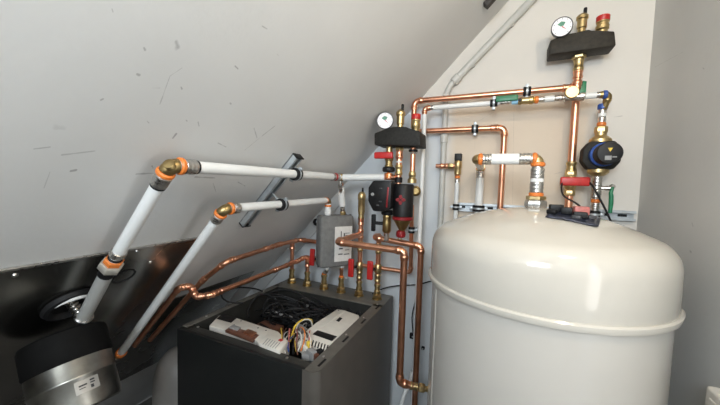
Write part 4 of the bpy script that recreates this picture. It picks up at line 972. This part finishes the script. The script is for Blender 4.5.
# rim highlight of the white pipe sleeve, modelled as a pale crescent
pts = []
for k in range(15):
    a = math.radians(25+130*k/14); d = SD*math.sin(a)+V((0, 1, 0))*math.cos(a); pts.append(hc+d*.047+SN*.020)
MB().tube(pts, [.001+.0060*math.sin(math.pi*k/14)+.0006*(k % 2) for k in range(15)], 8).build('rim_highlight', WPIPE, pnl, 'white crescent standing for the highlight on the sleeve rim')
DAX = V((.52, -.05, -.85)).normalized()
dc = aS(70, 364, .13)
DR = .092
dr = thing('drum_filter', 'round drum with black insulated back and galvanised front band in front of the steel panel', 'drum', dc+DAX*.2)
MB().lathe(dc-DAX*.085, DAX, [(0, 0), (DR*.85, .0), (DR*1.0, .006), (DR*1.04, .016), (DR*1.04, .083), (DR*1.0, .088)], 48).build('insulation', MATT, dr)
MB().lathe(dc, DAX, [(DR*.98, -.004), (DR*1.0, 0), (DR*1.0, .045), (DR*1.015, .047), (DR*1.015, .051), (DR*1.0, .053), (DR*1.0, .118), (DR*.97, .128), (DR*.90, .132), (DR*.88, .126), (0, .126)], 48).build('metal_band', GALV, dr)
# label on the band, facing the camera
a_, u_, v_ = frame(DAX)
def drum_pt(ang, h, k=1.004): return dc+DAX*h+(u_*math.cos(ang)+v_*math.sin(ang))*DR*k
tocam = (V((0, 0, EYE))-dc); ac = math.atan2(tocam.dot(v_), tocam.dot(u_))
def patch(par, a0, a1, h0, h1, m_, name, k=1.006):
    mb = MB(); n = 8; lo = [mb.bm.verts.new(drum_pt(a0+(a1-a0)*i/n, h0, k)) for i in range(n+1)]; hi = [mb.bm.verts.new(drum_pt(a0+(a1-a0)*i/n, h1, k)) for i in range(n+1)]
    for i in range(n): mb.bm.faces.new((lo[i], lo[i+1], hi[i+1], hi[i]))
    return mb.build(name, m_, par)
DLAB = ac
# stainless clip of the band
# expansion vessel behind the heat pump's left side
vc = V((-1.185, .845, 0)); VR = .115
ev = thing('expansion_vessel', 'grey rounded expansion vessel standing behind the heat pump under the slope', 'vessel', vc)
MB().lathe(vc, (0, 0, 1), [(VR*.7, .12), (VR*.9, .15), (VR, .22), (VR, .77), (VR*.96, .83), (VR*.84, .88), (VR*.6, .915), (VR*.2, .93), (0, .93)], 40).build('shell', VESSEL, ev)
for k in range(3):
    a = 2.1*k; MB().cyl(vc+V((math.cos(a)*.09, math.sin(a)*.09, 0)), vc+V((math.cos(a)*.09, math.sin(a)*.09, .18)), .010, 10).build('leg', VESSEL, ev)
MB().lathe(vc+V((0, 0, .93)), (0, 0, 1), [(.018, -.004), (.018, .012), (.010, .014), (.010, .03)], 14).build('valve_stub', BRASS, ev)
# white cover on the right wall
tk = thing('wall_box', 'white plastic trunking box on the right wall beside the tank', 'wall box', (RX, .75, .9))
q = aX(707, 384, RX-.035)
MB().span((RX-.038, q.y-.45, q.z-.30), (RX, q.y, q.z), .008, 3).build('body', WHITEP, tk)
MB().span((RX-.041, q.y-.43, q.z-.28), (RX-.037, q.y-.02, q.z-.02), .0018).build('cover', WHITEP, tk)
for s in range(2): MB().lathe((RX-.041, q.y-.04-.37*s, q.z-.04), (-1, 0, 0), [(.005, 0), (.004, .0015), (0, .002)], 10).build('screw', STEEL, tk)
LABEL_ANG = DLAB
pl_ = patch(dr, DLAB-.52, DLAB+.02, .060, .092, mat('foil_label', (.36, .35, .33), .3, .4, .06, 60), 'label_plate')
for (a0, a1, h0, h1) in ((-.20, -.02, .070, .074), (-.20, -.06, .078, .080), (.05, .16, .064, .068), (.05, .16, .071, .074), (.05, .12, .078, .086)):
    patch(pl_, DLAB-.26-a0, DLAB-.26-a1, h0+.001, h1+.001, PRINT, 'print_mark', 1.010)

p = V((-1.0, WALL-.016, SP.z+(-1.0-SP.x)*SD.z/SD.x-.05)); p = aY(316.5, 222, WALL-.03)
t_ = thing('cable_clip', 'black saddle clip on the diagonal trim behind the grey foam block', 'clip', p)
MB().lathe(p, (0, -1, 0), [(.020, -.014), (.020, .006), (.013, .006), (.013, -.014)], 16, cap=False).build('saddle', BLACK, t_); MB().cyl(p+V((0, .012, -.018)), p+V((0, .03, -.018)), .005, 8).build('nail', ZINC, t_)
